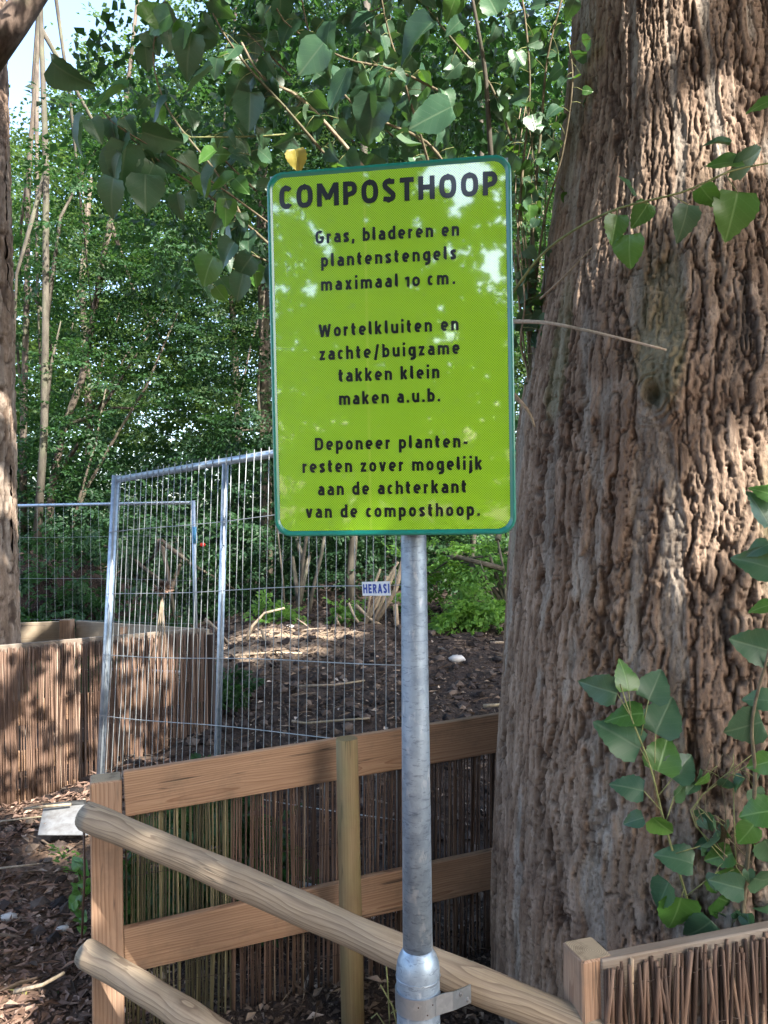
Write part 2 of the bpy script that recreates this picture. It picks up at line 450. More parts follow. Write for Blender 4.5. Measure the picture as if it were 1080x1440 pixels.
def soil_mat():
    m = NT('ground_soil'); v = m.coord('Object')
    sep = m.n('SeparateXYZ'); m.put(sep.inputs[0], v)
    nb = m.noise(v, 1.6, 4); n1 = m.noise(v, 14, 6, 0.65); n2 = m.noise(v, 70, 5, 0.65)
    vo = m.voro(v, 45)
    path = m.ramp(n1, [(0.3, (0.065, 0.042, 0.030)), (0.55, (0.135, 0.090, 0.065)), (0.75, (0.23, 0.165, 0.125))])
    soil = m.ramp(n1, [(0.3, (0.018, 0.014, 0.013)), (0.6, (0.048, 0.036, 0.030)), (0.8, (0.105, 0.080, 0.062))])
    mask = m.attr('heap')
    c = m.mix(mask, path, soil)
    c = m.mix(m.ramp(n2, [(0.55, 0), (0.75, 0.6)]), c, (0.16, 0.12, 0.09))
    c = m.mix(m.math('MULTIPLY', m.attr('dry'), 0.8), c, (0.36, 0.27, 0.19))  # sunlight painted into the soil colour
    h = m.math('ADD', m.math('MULTIPLY', n1, 0.7), m.math('ADD', m.math('MULTIPLY', n2, 0.5), m.math('MULTIPLY', vo, 0.4)))
    m.bsdf(c, 0.95, normal=m.bump(h, 0.9, 0.02), spec=0.15)
    return m.m
M_soil = soil_mat()

def tone_mat(name, stops, rough=0.8, spec=0.2, sc=40, stretch=(1, 1, 1), bump=0.3):
    m = NT(name); v = m.coord('Object')
    t = m.attr('tone'); n1 = m.noise(m.mapping(v, stretch), sc, 4)
    f = m.math('ADD', t, m.math('MULTIPLY', m.math('SUBTRACT', n1, 0.5), 0.45), clamp=True)
    c = m.ramp(f, stops)
    m.bsdf(c, rough, normal=m.bump(n1, bump, 0.002), spec=spec)
    return m.m
M_litter = tone_mat('leaf_litter', [(0, (0.062, 0.040, 0.030)), (0.4, (0.165, 0.105, 0.080)), (0.75, (0.29, 0.20, 0.155)), (1.0, (0.44, 0.35, 0.28))])
M_clod = tone_mat('soil_clods', [(0, (0.014, 0.011, 0.011)), (0.6, (0.045, 0.034, 0.030)), (1.0, (0.13, 0.10, 0.08))], bump=0.8)
M_heaplit = tone_mat('heap_litter', [(0, (0.040, 0.028, 0.022)), (0.5, (0.10, 0.075, 0.058)), (0.8, (0.24, 0.19, 0.15)), (1.0, (0.50, 0.45, 0.40))])
M_reed = tone_mat('reed_stalk', [(0, (0.050, 0.028, 0.020)), (0.45, (0.13, 0.080, 0.057)), (0.8, (0.25, 0.165, 0.12)), (1.0, (0.40, 0.30, 0.23))], 0.65, 0.3, 110, (1, 1, 0.08), 0.6)
M_reed_dark = tone_mat('reed_stalk_dark', [(0, (0.030, 0.020, 0.016)), (0.5, (0.105, 0.066, 0.048)), (0.85, (0.22, 0.15, 0.11)), (1.0, (0.34, 0.26, 0.18))], 0.65, 0.3, 110, (1, 1, 0.08), 0.6)
M_reed_green = tone_mat('reed_stalk_mossy', [(0, (0.03, 0.026, 0.016)), (0.5, (0.085, 0.078, 0.042)), (0.85, (0.17, 0.15, 0.085)), (1.0, (0.27, 0.24, 0.14))], 0.65, 0.3, 110, (1, 1, 0.08), 0.6)
M_stone = tone_mat('stone', [(0, (0.2, 0.19, 0.18)), (1, (0.5, 0.49, 0.47))], 0.85, sc=30)

def galv(name, base=(0.40, 0.46, 0.53), dark=(0.22, 0.27, 0.33), rough=0.42, metal=0.75, marks=True):
    m = NT(name); v = m.coord('Object')
    n1 = m.noise(v, 22, 4, 0.6); 
    sp = m.voro(v, 70, out='Color'); spx = m.n('SeparateXYZ'); m.put(spx.inputs[0], sp)
    c = m.mix(m.ramp(n1, [(0.35, 0), (0.68, 0.9)]), base, dark)
    c = m.mix(m.math('MULTIPLY', spx.outputs[0], 0.35), c, [min(1, x * 1.35) for x in base])
    h = n1
    if marks:
        mk = m.noise(m.mapping(v, (38, 38, 150)), 1.0, 4, 0.7, 0.6)
        mf = m.ramp(mk, [(0.56, 0), (0.60, 1)])
        c = m.mix(m.math('MULTIPLY', mf, 0.55), c, [x * 0.6 for x in dark])
        lf = m.ramp(m.noise(m.mapping(v, (40, 40, 16)), 1.0, 4, 0.6), [(0.58, 0), (0.68, 1)])
        c = m.mix(m.math('MULTIPLY', lf, 0.5), c, (0.62, 0.68, 0.74))
        h = m.math('SUBTRACT', n1, m.math('MULTIPLY', mf, 0.4))
    r = m.math('ADD', rough, m.math('MULTIPLY', m.math('SUBTRACT', n1, 0.5), 0.35))
    m.bsdf(c, r, metal, normal=m.bump(h, 0.3, 0.002))
    return m.m
M_galv = galv('galvanised_pole', (0.29, 0.38, 0.48), (0.15, 0.21, 0.29), 0.42, 0.5)
M_galv_fence = galv('galvanised_tube', (0.42, 0.49, 0.56), (0.25, 0.31, 0.38), 0.45, 0.7, False)
M_wire = galv('galvanised_wire', (0.36, 0.39, 0.40), (0.25, 0.28, 0.30), 0.5, 0.5, False)
M_band = galv('clamp_steel', (0.36, 0.42, 0.48), (0.27, 0.32, 0.38), 0.38, 0.85, False)
M_scoop = galv('scoop_metal', (0.22, 0.23, 0.24), (0.11, 0.105, 0.10), 0.55, 0.3, False)
def flat(name, c, rough=0.5, spec=0.4, coat=0.0):
    m = NT(name); v = m.coord('Object')
    n1 = m.noise(v, 30, 4)
    col = m.mix(m.ramp(n1, [(0.4, 0), (0.7, 0.3)]), c, [x * 0.7 for x in c])
    m.bsdf(col, rough, spec=spec, coat=coat)
    return m.m
M_black = flat('black_print', (0.008, 0.010, 0.012), 0.3, 0.5, 0.8)
M_white = flat('white_plate', (0.75, 0.77, 0.78), 0.4)
M_blue = flat('blue_print', (0.02, 0.06, 0.33), 0.4)
M_red = flat('red_plastic', (0.5, 0.03, 0.02), 0.4)
M_bluepaint = flat('blue_paint', (0.10, 0.33, 0.55), 0.4)
M_dark = flat('dark_rust', (0.05, 0.035, 0.03), 0.8)

def sign_face():
    m = NT('lime_reflective_sheet'); uv = m.n('UVMap').outputs[0]   # uv in metres
    sep = m.n('SeparateXYZ'); m.put(sep.inputs[0], uv)
    k = 2 * math.pi / 0.0049
    a = m.math('SINE', m.math('MULTIPLY', sep.outputs[0], k)); b = m.math('SINE', m.math('MULTIPLY', sep.outputs[1], k))
    p = m.math('MULTIPLY', a, b)
    f = m.ramp(m.math('MULTIPLY_ADD', p, 0.5, 0.5), [(0.44, 0), (0.66, 1)])
    nb = m.noise(m.coord('Object'), 5, 3)
    light = m.mix(m.ramp(nb, [(0.3, 0), (0.7, 1)]), (0.41, 0.76, 0.018), (0.385, 0.73, 0.016))
    seam = m.ramp(m.math('ABSOLUTE', m.math('SUBTRACT', sep.outputs[0], -0.045)), [(0.0, 0.35), (0.0012, 0.0)])
    c = m.mix(f, light, (0.12, 0.34, 0.012))
    c = m.mix(seam, c, (0.5, 0.68, 0.1))
    wav = m.noise(m.coord('Object'), 7, 2)
    nrm = m.bump(wav, 0.05, 0.01, m.bump(p, 0.10, 0.0006))
    m.bsdf(c, 0.42, coat=1.0, coat_rough=0.03, coat_ior=2.6, normal=nrm, spec=0.5)
    return m.m
M_signface = sign_face()
M_border = flat('teal_border', (0.004, 0.185, 0.145), 0.3, 0.5, 0.6)

# ------------------------------------------------------------------ ground
def ground_h(x, y):
    x = np.asarray(x, float); y = np.asarray(y, float)
    z = 0.02 * vn(x / 0.7, y / 0.7, 1) + 0.01 * vn(x / 0.2, y / 0.2, 2)
    # compost slope behind the near fence
    t = np.clip((y - 3.15) / 3.2, 0, 1)
    side = sstep(-2.5, -1.2, x - 0.10 * (y - 3.5))
    heap = (0.62 * t ** 0.8) * side
    z = z + heap + 0.05 * side * t * vn(x / 0.8, y / 0.8, 3) + 0.022 * side * np.minimum(1, t * 3) * vn(x / 0.14, y / 0.14, 4)
    # brush bank at the left behind the bin
    z = z + 1.25 * np.exp(-(((x + 3.3) / 1.5) ** 2 + ((y - 7.3) / 0.9) ** 2)) * (1 + 0.12 * vn(x / 0.3, y / 0.3, 5))
    z = z + 0.35 * sstep(6.5, 11, y)
    return z
def gh(x, y): return float(ground_h(np.array([x]), np.array([y]))[0])
xs = np.concatenate([np.linspace(-120, -6, 24)[:-1], np.linspace(-6, -2.6, 60)[:-1], np.linspace(-2.6, 1.8, 176)[:-1], np.linspace(1.8, 6, 40)[:-1], np.linspace(6, 120, 24)])
ys = np.concatenate([np.linspace(-80, 1, 20)[:-1], np.linspace(1, 7.5, 230)[:-1], np.linspace(7.5, 14, 60)[:-1], np.linspace(14, 200, 24)])
X, Y = np.meshgrid(xs, ys, indexing='ij')
Z = ground_h(X, Y)
V = np.stack([X, Y, Z], -1).reshape(-1, 3)
def grid_faces(a, b):
    i = np.arange(a * b).reshape(a, b)
    return np.stack([i[:-1, :-1], i[1:, :-1], i[1:, 1:], i[:-1, 1:]], -1).reshape(-1, 4)
hm = (sstep(-1.25, -0.85, X - .1 * (2.2 - Y)) * sstep(1.5, 2.3, Y) + sstep(5, 6.2, Y)).clip(0, 1).ravel()
sun_pts = [P(385, 905, 6.3), P(330, 920, 6.0), P(465, 895, 6.5), P(300, 905, 6.2)]  # centres of the sunlit patches painted lighter on the slope
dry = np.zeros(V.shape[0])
for p, r in zip(sun_pts, (0.5, 0.35, 0.3, 0.35)):
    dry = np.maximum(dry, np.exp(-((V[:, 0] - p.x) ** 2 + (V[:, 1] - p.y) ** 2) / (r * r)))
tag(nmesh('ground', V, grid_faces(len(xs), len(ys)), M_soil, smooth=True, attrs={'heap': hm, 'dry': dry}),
    'dark soil and woodchip ground of path and compost slope', kind='structure')

# ------------------------------------------------------------------ leaf scattering
def unit(a): return a / np.maximum(np.linalg.norm(a, axis=-1, keepdims=True), 1e-9)
def leaf_cards(name, p, d, nrm, L, asp, mat, parent=None, tone=None, fold=0.25, r=None):
    """folded pointed leaves: p base, d direction, nrm face normal"""
    r = r or rng
    n = len(p)
    d = unit(d); s = unit(np.cross(d, nrm)); nn = np.cross(s, d)
    L = np.broadcast_to(L, (n,))[:, None]; W = L * asp * 0.5
    V = np.empty((n, 4, 3))
    V[:, 0] = p
    V[:, 1] = p + d * L * 0.42 + s * W + nn * W * fold
    V[:, 2] = p + d * L - nn * L * 0.10
    V[:, 3] = p + d * L * 0.42 - s * W + nn * W * fold
    b = np.arange(n)[:, None] * 4
    F = np.concatenate([b + np.array([0, 1, 2]), b + np.array([0, 2, 3])])
    t = r.uniform(0, 1, n) if tone is None else tone
    return nmesh(name, V.reshape(-1, 3), F, mat, parent, attrs={'tone': np.repeat(t, 4)})

def spray_template(r, nl=42, size=0.34, leaf=0.055):
    """flat spray in the XY plane growing along +X: positions and directions"""
    p = []; d = []
    twigs = [((0, 0), 0, size)]
    for k in range(5):
        f = 0.12 + 0.16 * k
        for sg in (-1, 1):
            if r.uniform() < 0.85: twigs.append(((size * f, 0), sg * r.uniform(0.6, 1.0), size * (0.62 - 0.09 * k)))
    tot = sum(t[2] for t in twigs)
    for (o, a, l) in twigs:
        m = max(2, int(nl * l / tot))
        for i in range(m):
            f = (i + 0.7) / m
            q = (o[0] + math.cos(a) * l * f, o[1] + math.sin(a) * l * f)
            side = 1 if i % 2 else -1
            da = a + side * r.uniform(0.5, 1.1) if i < m - 1 else a
            p.append((q[0], q[1], r.normal(0, 0.015))); d.append((math.cos(da), math.sin(da), r.normal(-0.2, 0.25)))
    return np.array(p), np.array(d)

def rotmats(yaw, pitch, roll):
    cy, sy = np.cos(yaw), np.sin(yaw); cp, sp = np.cos(pitch), np.sin(pitch); cr, sr = np.cos(roll), np.sin(roll)
    o = np.ones_like(yaw); z = np.zeros_like(yaw)
    Rz = np.stack([np.stack([cy, -sy, z], -1), np.stack([sy, cy, z], -1), np.stack([z, z, o], -1)], -2)
    Ry = np.stack([np.stack([cp, z, sp], -1), np.stack([z, o, z], -1), np.stack([-sp, z, cp], -1)], -2)
    Rx = np.stack([np.stack([o, z, z], -1), np.stack([z, cr, -sr], -1), np.stack([z, sr, cr], -1)], -2)
    return Rz @ Ry @ Rx

def foliage(name, centres, size, leaf, asp, mat, parent=None, seed=0, tilt=0.35, droop=0.2, nl=42, outward=None, keep=None, tonebias=0.0):
    r = np.random.default_rng(1000 + seed)
    tmpl = [spray_template(r, nl, 1.0, leaf) for _ in range(6)]
    n = len(centres); which = r.integers(0, 6, n)
    yaw = r.uniform(0, 2 * math.pi, n)
    if outward is not None:
        yaw = np.arctan2(centres[:, 1] - outward[1], centres[:, 0] - outward[0]) + r.normal(0, 0.6, n)
    Rm = rotmats(yaw, r.normal(droop, tilt, n), r.normal(0, tilt, n))
    sz = size * r.uniform(0.7, 1.3, n); st = r.uniform(0, 1, n)
    P_, D_, N_, L_, T_ = [], [], [], [], []
    for k in range(6):
        idx = np.where(which == k)[0]
        if not len(idx): continue
        tp, td = tmpl[k]; m = len(tp)
        p = np.einsum('nij,mj->nmi', Rm[idx], tp) * sz[idx][:, None, None] + centres[idx][:, None, :]
        d = np.einsum('nij,mj->nmi', Rm[idx], td)
        up = Rm[idx][:, None, :, 2] + r.normal(0, 0.33, (len(idx), m, 3))
        P_.append(p.reshape(-1, 3)); D_.append(d.reshape(-1, 3)); N_.append(up.reshape(-1, 3))
        L_.append(r.uniform(0.65, 1.25, len(idx) * m) * leaf)
        T_.append((st[idx][:, None] * 0.55 + r.uniform(0, 0.45, (len(idx), m))).ravel())
    P_ = np.concatenate(P_); D_ = np.concatenate(D_); N_ = np.concatenate(N_); L_ = np.concatenate(L_); T_ = np.concatenate(T_)
    if keep is not None:
        k = keep(P_); P_, D_, N_, L_, T_ = P_[k], D_[k], N_[k], L_[k], T_[k]
    return leaf_cards(name, P_, D_, unit(N_), L_, asp, mat, parent, np.clip(T_ + tonebias, 0, 1), r=r)

def in_ellipsoids(ells, n, seed):
    """n points spread through ellipsoids, thicker near their skins; ells: (centre, radii)"""
    r = np.random.default_rng(seed)
    vol = np.array([e[1][0] * e[1][1] * e[1][2] for e in ells]); k = r.choice(len(ells), n, p=vol / vol.sum())
    u = unit(r.normal(size=(n, 3))) * (r.uniform(0.05, 1, n) ** 0.42)[:, None]
    c = np.array([tuple(e[0]) for e in ells])[k]; rd = np.array([e[1] for e in ells])[k]
    return c + u * rd

skyr = np.random.default_rng(55)
def keep_sky(p):
    """open sky beside the leftmost trunk: nothing grows there"""
    px, py, d = project(p)
    px = px + 22 * vn(p[:, 2] * 2.1, p[:, 1] * 2.0, 8); py = py + 60 * vn(p[:, 0] * 1.7, p[:, 2] * 1.7, 9)
    hole = (px > -200) & (px < 122 - 0.33 * py.clip(0, 400)) & (py < 190) & (py > -400)
    pr = skyr.uniform(size=len(p))
    hole2 = (((px - 170) / 55) ** 2 + ((py - 30) / 60) ** 2 < 1) & (pr < 0.75)
    return ~((hole & (pr < .985)) | (hole2 & (pr < .6)))

# ------------------------------------------------------------------ big poplar
AX = P(990, 740, 2.46); AXx, AXy = AX.x, AX.y           # trunk axis on plan
sil = [(3.6, 812), (0 , 0)]
L_ax = math.hypot(AXx, AXy); a_ax = math.atan2(AXx, AXy)
def R_of_z(z):
    # silhouette pixel of the left edge, read down the photograph
    ypx = np.array([-300, 0, 200, 400, 600, 800, 1000, 1200, 1430, 1600.])
    xpx = np.array([835, 806, 788, 762, 730, 716, 704, 695, 688, 660.])
    dep = 2.45
    zz = 1.5 - (ypx - 740) / FPX * dep
    # undo the camera roll (verticals lean about 1 degree)
    xl = xpx - (ypx - 720) * 0.0175
    ang = np.arctan((xl - 540) / FPX)
    Rr = L_ax * np.sin(a_ax - ang)
    o = np.argsort(zz)
    return np.interp(z, zz[o], Rr[o])
face = math.atan2(-AXy, -AXx)                         # from axis towards the camera
th = np.concatenate([face + np.linspace(-1.62, 1.5, 470), face + np.linspace(1.5, 2 * math.pi - 1.62, 50)[1:-1]])
zs = np.concatenate([np.linspace(-0.3, 0.2, 18)[:-1], np.linspace(0.2, 3.15, 760)[:-1], np.linspace(3.15, 9.5, 40)])
TH, ZZ = np.meshgrid(th, zs, indexing='ij')
U = TH * 0.62; Vv = ZZ
# knot near photograph pixel (905,545)
kp = P(908, 548, 1.90); kth = math.atan2(kp.y - AXy, kp.x - AXx)
kth = face + ((kth - face + math.pi) % (2 * math.pi) - math.pi); kz = kp.z
ku = (U - kth * 0.62); kv = (Vv - kz); kr = np.sqrt(ku ** 2 + (kv * 0.85) ** 2) + 1e-6
kw = np.exp(-(kr / 0.11) ** 2)
wu = U + 0.030 * vn(U / 0.45, Vv / 0.9, 11) + 0.011 * vn(U / 0.11, Vv / 0.20, 12) + 0.006 * vn(U / 0.03, Vv / 0.05, 13)
wu = wu + np.sign(ku) * 0.05 * np.exp(-(kr / 0.15) ** 2)
def worley(x, y, seed):
    """nearest and second nearest cell distances and the nearest cell's random value"""
    ix = np.floor(x).astype(np.int64); iy = np.floor(y).astype(np.int64)
    d1 = np.full(x.shape, 9.0); d2 = np.full(x.shape, 9.0); cv = np.zeros(x.shape)
    for a in (-1, 0, 1):
        for b in (-1, 0, 1):
            cx_ = ix + a; cy_ = iy + b
            jx = _T[(cx_ + seed * 31) % 512, (cy_ + seed * 57) % 512] * .5 + .5; jy = _T[(cx_ + seed * 91 + 7) % 512, (cy_ + seed * 13 + 3) % 512] * .5 + .5
            d = np.sqrt((x - cx_ - jx) ** 2 + (y - cy_ - jy) ** 2)
            n_ = d < d1
            d2 = np.where(n_, d1, np.minimum(d2, d)); cv = np.where(n_, jx, cv); d1 = np.where(n_, d, d1)
    return d1, d2, cv
strk = sstep(0.22, 0.50, vn(wu / 0.060, Vv / 1.3, 14) + 0.35 * vn(U / 0.025, Vv / 0.10, 15))
big = np.abs(vn(wu / 0.050, Vv / 0.42, 16) + .22 * vn(U / .018, Vv / .05, 29) + .15 * vn(U / .008, Vv / .02, 42)); f1 = np.exp(-(big / 0.115) ** 2); fw = sstep(.75, .1, big)
rag = .16 * vn(U / .012, Vv / .025, 44) + .10 * vn(U / .006, Vv / .010, 45)
w1, w2, wc = worley(wu / 0.032 + rag, Vv / 0.25 + .35 * vn(U / .03, Vv / .1, 30) + rag * .5, 1)
f2 = np.exp(-((w2 - w1) / 0.085) ** 2); e2 = sstep(0, .42, w2 - w1)
v1, v2, vc = worley(wu / 0.015 + rag * 1.2, Vv / 0.095 + rag, 2)
f3 = np.exp(-((v2 - v1) / 0.09) ** 2)
nick = sstep(.52, .72, vn(U / .016, Vv / .007, 46)) * sstep(-.2, .3, vn(U / .08, Vv / .1, 47))
low = sstep(1.9, 0.6, Vv)                                  # coarser bark towards the foot
k1 = (1 - 0.6 * strk)
H = -0.0150 * f1 * k1 * (0.8 + 0.5 * low) - 0.0085 * f2 * k1 + 0.0018 * e2 * k1 - 0.0026 * f3 * (.4 + .6 * k1) - 0.0030 * nick
H += 0.0065 * (wc - .5) * k1 + 0.0013 * (vc - .5) + 0.0008 * vn(U / 0.010, Vv / 0.020, 21) + 0.0009 * vn(U / 0.005, Vv / 0.008, 22)
H += 0.009 * vn(U / 0.22, Vv / 1.3, 23) - 0.004 * strk
ang_k = np.arctan2(kv, ku)
kr2 = np.sqrt(ku ** 2 + (kv * .7) ** 2) * (1 + .35 * vn(ku / .05, kv / .05, 40)); rings = np.sin(kr2 / 0.0030 + 3.0 * vn(ku / 0.025, kv / 0.025, 24) + .9 * np.sin(ang_k * 2)) * (.4 + .6 * sstep(-.3, .3, vn(ku / .03, kv / .03, 41))) 
H = H * (1 - 0.45 * kw) + kw * 0.026 + kw * 0.0065 * rings - 0.045 * np.exp(-(kr / 0.019) ** 2)
k2r = np.sqrt((ku - 0.07) ** 2 + ((kv - 0.05) * 0.55) ** 2)
H += 0.020 * np.exp(-(k2r / 0.035) ** 2) + .005 * np.exp(-(k2r / 0.05) ** 2) * np.sin(k2r / .003)
RR = R_of_z(ZZ) + H
SX = AXx + RR * np.cos(TH); SY = AXy + RR * np.sin(TH)
lean = 0.0
V = np.stack([SX, SY, ZZ], -1).reshape(-1, 3)
crev = np.clip(np.maximum(f1 * k1, 0.75 * f2 * k1) + 0.35 * f3 + .5 * nick + np.exp(-(kr / 0.022) ** 2), 0, 1)
mossm = sstep(0.15, 0.5, vn(U / 0.13, Vv / 0.5, 26)) * sstep(2.6, 1.9, ZZ) * sstep(0.9, 1.6, ZZ) * 0.8
soot = np.zeros_like(ZZ)
for (a, b, rr_, rz_) in ((1045, 430, 0.05, 0.16), (1020, 860, 0.035, 0.12), (1050, 130, 0.03, 0.10)):
    q = P(a, b, 1.95); qt = math.atan2(q.y - AXy, q.x - AXx); qt = face + ((qt - face + math.pi) % (2 * math.pi) - math.pi)
    soot = np.maximum(soot, np.exp(-(((U - qt * 0.62) / rr_) ** 2 + ((Vv - q.z) / rz_) ** 2)) * sstep(-0.3, 0.3, vn(U / 0.03, Vv / 0.07, 27)))
poplar = tag(empty('poplar_tree', (AXx, AXy, 0)), 'massive poplar trunk with deeply furrowed bark and leafy shoots behind the sign', 'tree')
nmesh('trunk', V, grid_faces(len(th), len(zs)), M_bark, poplar, smooth=True,
      attrs={'streak': strk.ravel(), 'crevice': crev.ravel(), 'moss': mossm.ravel(), 'soot': soot.ravel()})

# --- overhead crown, out of frame, shaped for its shade, with gaps cut along the sun's path
targets = []
def sunspot(px, py, D, r): targets.append((np.array(P(px, py, D)), r))
for a in ((1020, 110, 1.95, .16), (1050, 30, 1.95, .12), (1060, 210, 2.0, .12), (1010, 620, 1.9, .06), (1035, 690, 1.9, .17), (1010, 760, 1.9, .10), (1060, 800, 1.9, .12),
          (20, 1000, 4.1, .35), (90, 960, 4.1, .30), (120, 1040, 4.2, .3), (200, 950, 4.3, .25), (250, 1000, 4.4, .3), (70, 1100, 4.0, .3), (200, 1040, 4.4, .25),
          (150, 1120, 2.2, .07), (148, 1260, 2.2, .10), (230, 1125, 2.25, .09), (330, 1110, 2.3, .04), (200, 1340, 2.25, .09), (300, 1310, 2.3, .08), (420, 1270, 2.3, .06), (150, 1400, 2.2, .08),
          (10, 1400, 2.4, .16), (80, 1190, 3.4, .12), (90, 1160, 3.5, .20), (40, 1230, 3.2, .05), (385, 905, 6.3, .42), (320, 925, 6.0, .28), (465, 900, 6.5, .22), (10, 540, 4.6, .18), (10, 680, 4.6, .15), (85, 885, 5.15, .16), (50, 885, 5.15, .10), (140, 885, 4.9, .12),
          (150, 1370, 2.1, .05), (592, 1350, 1.55, .03), (1000, 1310, 1.66, .03),
          (60, 560, 8, .5), (160, 300, 9, .6), (260, 500, 8.5, .3), (300, 200, 9, .4), (560, 120, 8, .3)):
    sunspot(*a)
sun_np = np.array(SUN)
def keep_over(p):
    px, py, d = project(p)
    infr = (d > 0) & (px > -60) & (px < 1140) & (py > -60) & (py < 1500)
    k = ~infr
    for c, r in targets:
        q = p - c; t = q @ sun_np; dist = np.linalg.norm(q - t[:, None] * sun_np, axis=1)
        k &= ~((dist < r) & (t > 0))
    return k & keep_glint(p)
r0 = np.random.default_rng(5)
nO = 6200
cO = np.stack([r0.uniform(-4.2, 7.5, nO), r0.uniform(-6.5, 6.0, nO), r0.uniform(4.0, 7.8, nO)], -1)
rS = np.random.default_rng(15)
tS = rS.uniform(4.4, 9.5, 330)
tp_ = (cO[:, 2] - 1.0) / SUN.z; fx_ = cO[:, 0] - tp_ * SUN.x; fy_ = cO[:, 1] - tp_ * SUN.y
cO = cO[(fx_ > -5.2) & (fx_ < 2.1) & (fy_ > .9) & (fy_ < 7.3)]  # crown trimmed to the slab that shades the view
cS_ = np.array(cS)[None] + sun_np[None] * tS[:, None] + rS.normal(0, 1, (330, 3)) * np.array([.34, .34, .34]) + rS.uniform(-.45, .45, (330, 1)) * np.array([0, 0, 1.0])  # extra unseen sprays added towards the sun to shade the sign
cO = np.concatenate([cO, cS_])
cr_o = foliage('crown', cO, 0.75, 0.12, 0.85, M_lf_over, poplar, seed=1, nl=34, keep=keep_over)
for k in range(7):
    a = face + (k - 3) * 0.55 + 0.2; z0 = 4.5 + 0.5 * (k % 3)
    p0 = Vector((AXx, AXy, z0)); d = Vector((math.cos(a), math.sin(a), 0)); mb = MB()
    mb.tube([p0, p0 + d * 1.2 + Vector((0, 0, .5)), p0 + d * 2.8 + Vector((0, 0, 1.0)), p0 + d * 4.6 + Vector((0, 0, 1.3))], [.16, .11, .07, .03], 8)
    mb.build('limb', M_bark_pale, poplar, smooth=True)

cM = in_ellipsoids([(P(430, 60, 4.6), (1.3, .8, .55)), (P(700, 90, 4.2), (.45, .6, .7)), (P(640, 200, 4.6), (.6, .5, .35)), (P(300, 310, 5.0), (.55, .5, .5)), (P(745, 380, 3.5), (.12, .25, .55)), (P(200, 130, 5.2), (.5, .5, .5))], 190, 17)
foliage('low_foliage', cM, .42, .062, .8, M_lf_mid, poplar, seed=18, nl=26, tilt=.6, droop=.5)['kind'] = 'stuff'

# unseen trees added behind the camera to shape the sign's reflections and the shade
r0 = np.random.default_rng(6)
for j, (bx, by, lab) in enumerate(((-3.5, -9, 'unseen leafy tree added behind the photographer, to the left'), (1.0, -11, 'unseen leafy tree added straight behind the photographer'), (5.5, -9.5, 'unseen leafy tree added behind the photographer, to the right'))):
    t_ = tag(empty('unseen_tree', (bx, by, 0)), lab, 'tree', 'unseen trees behind the photographer')
    mb = MB(); mb.tube([(bx, by, -.2), (bx + .1, by, 3), (bx, by + .2, 8)], [.22, .17, .06], 8); mb.build('trunk', M_bark_dark, t_, smooth=True)
    cc = in_ellipsoids([((bx, by, 3.4), (2.6, 1.4, 2.6)), ((bx + .5, by, 6.5), (2.2, 1.4, 2.2))], 1150, 60 + j)
    foliage('crown', cc, 0.6, 0.14, 0.8, M_lf_over, t_, seed=62 + j, nl=26, keep=keep_glint)

r0 = np.random.default_rng(66)
nB = 2600
cB_ = np.stack([r0.uniform(-6.5, 7.5, nB), r0.uniform(-14.5, -12.0, nB), r0.uniform(0, 1, nB) * 11], -1)
tag(foliage('unseen_wood', cB_, 1.0, .24, .75, M_lf_over, None, seed=67, nl=24, keep=keep_glint), 'unseen dark wood added behind the photographer for the sign reflections', kind='stuff')  # added as dark backing for what the sign reflects

# ------------------------------------------------------------------ background woodland
def ptube(mb, pts, wpx, D, n=7, tone=.5):
    """tube through photograph pixels at depth D, width given in pixels"""
    P3 = [P(a, b, D if len(c) == 0 else c[0]) for a, b, *c in pts]
    w0 = wpx if hasattr(wpx, '__len__') else [wpx] * len(pts)
    mb.tube(P3, [x * D / FPX / 2 for x in w0], n, tone=tone)

def grow(name, label, cat, trunks, ells, n, size, leaf, mat, bark, seed, group='trees of the wood behind the compost heap', asp=0.62, tilt=0.35, nl=42, tonebias=0.0, keep=keep_sky):
    base = P(trunks[0][0][0][0], trunks[0][0][0][1], trunks[0][2])
    t_ = tag(empty(name, (base.x, base.y, gh(base.x, base.y))), label, cat, group)
    mb = MB()
    for pts, wpx, D in trunks:
        q = P(pts[0][0], pts[0][1], D)
        mb2 = [*pts]
        ptube(mb, mb2, wpx, D, 8)
        # carry the trunk down into the ground
    # limbs reaching into the crown
    D0 = trunks[0][2]; pts = trunks[0][0]
    for k in range(5):
        i = 1 + k % max(1, len(pts) - 1); i = min(i, len(pts) - 1)
        p0 = P(pts[i][0], pts[i][1], D0)
        e = ells[k % len(ells)]; rr_ = random.Random(seed * 7 + k)
        p1 = Vector(e[0]) + Vector((rr_.uniform(-.6, .6) * e[1][0], rr_.uniform(-.6, .6) * e[1][1], rr_.uniform(-.3, .7) * e[1][2]))
        if not keep_sky(np.array([p1]))[0] or p1.z > p0.z + 2.5: continue
        mid = (p0 + p1) / 2 + Vector((rr_.uniform(-.15, .15), 0, rr_.uniform(0, .25)))
        mb.tube([p0, mid, p1], [.028, .018, .006], 5)
    mb.build('trunk', bark, t_, smooth=True)
    c = in_ellipsoids(ells, n, seed)
    foliage('crown', c, size, leaf, asp, mat, t_, seed=seed, tilt=tilt, nl=nl, keep=keep, tonebias=tonebias)
    return t_
def E(px, py, D, rx, ry, rz): return (P(px, py, D), (rx, ry, rz))

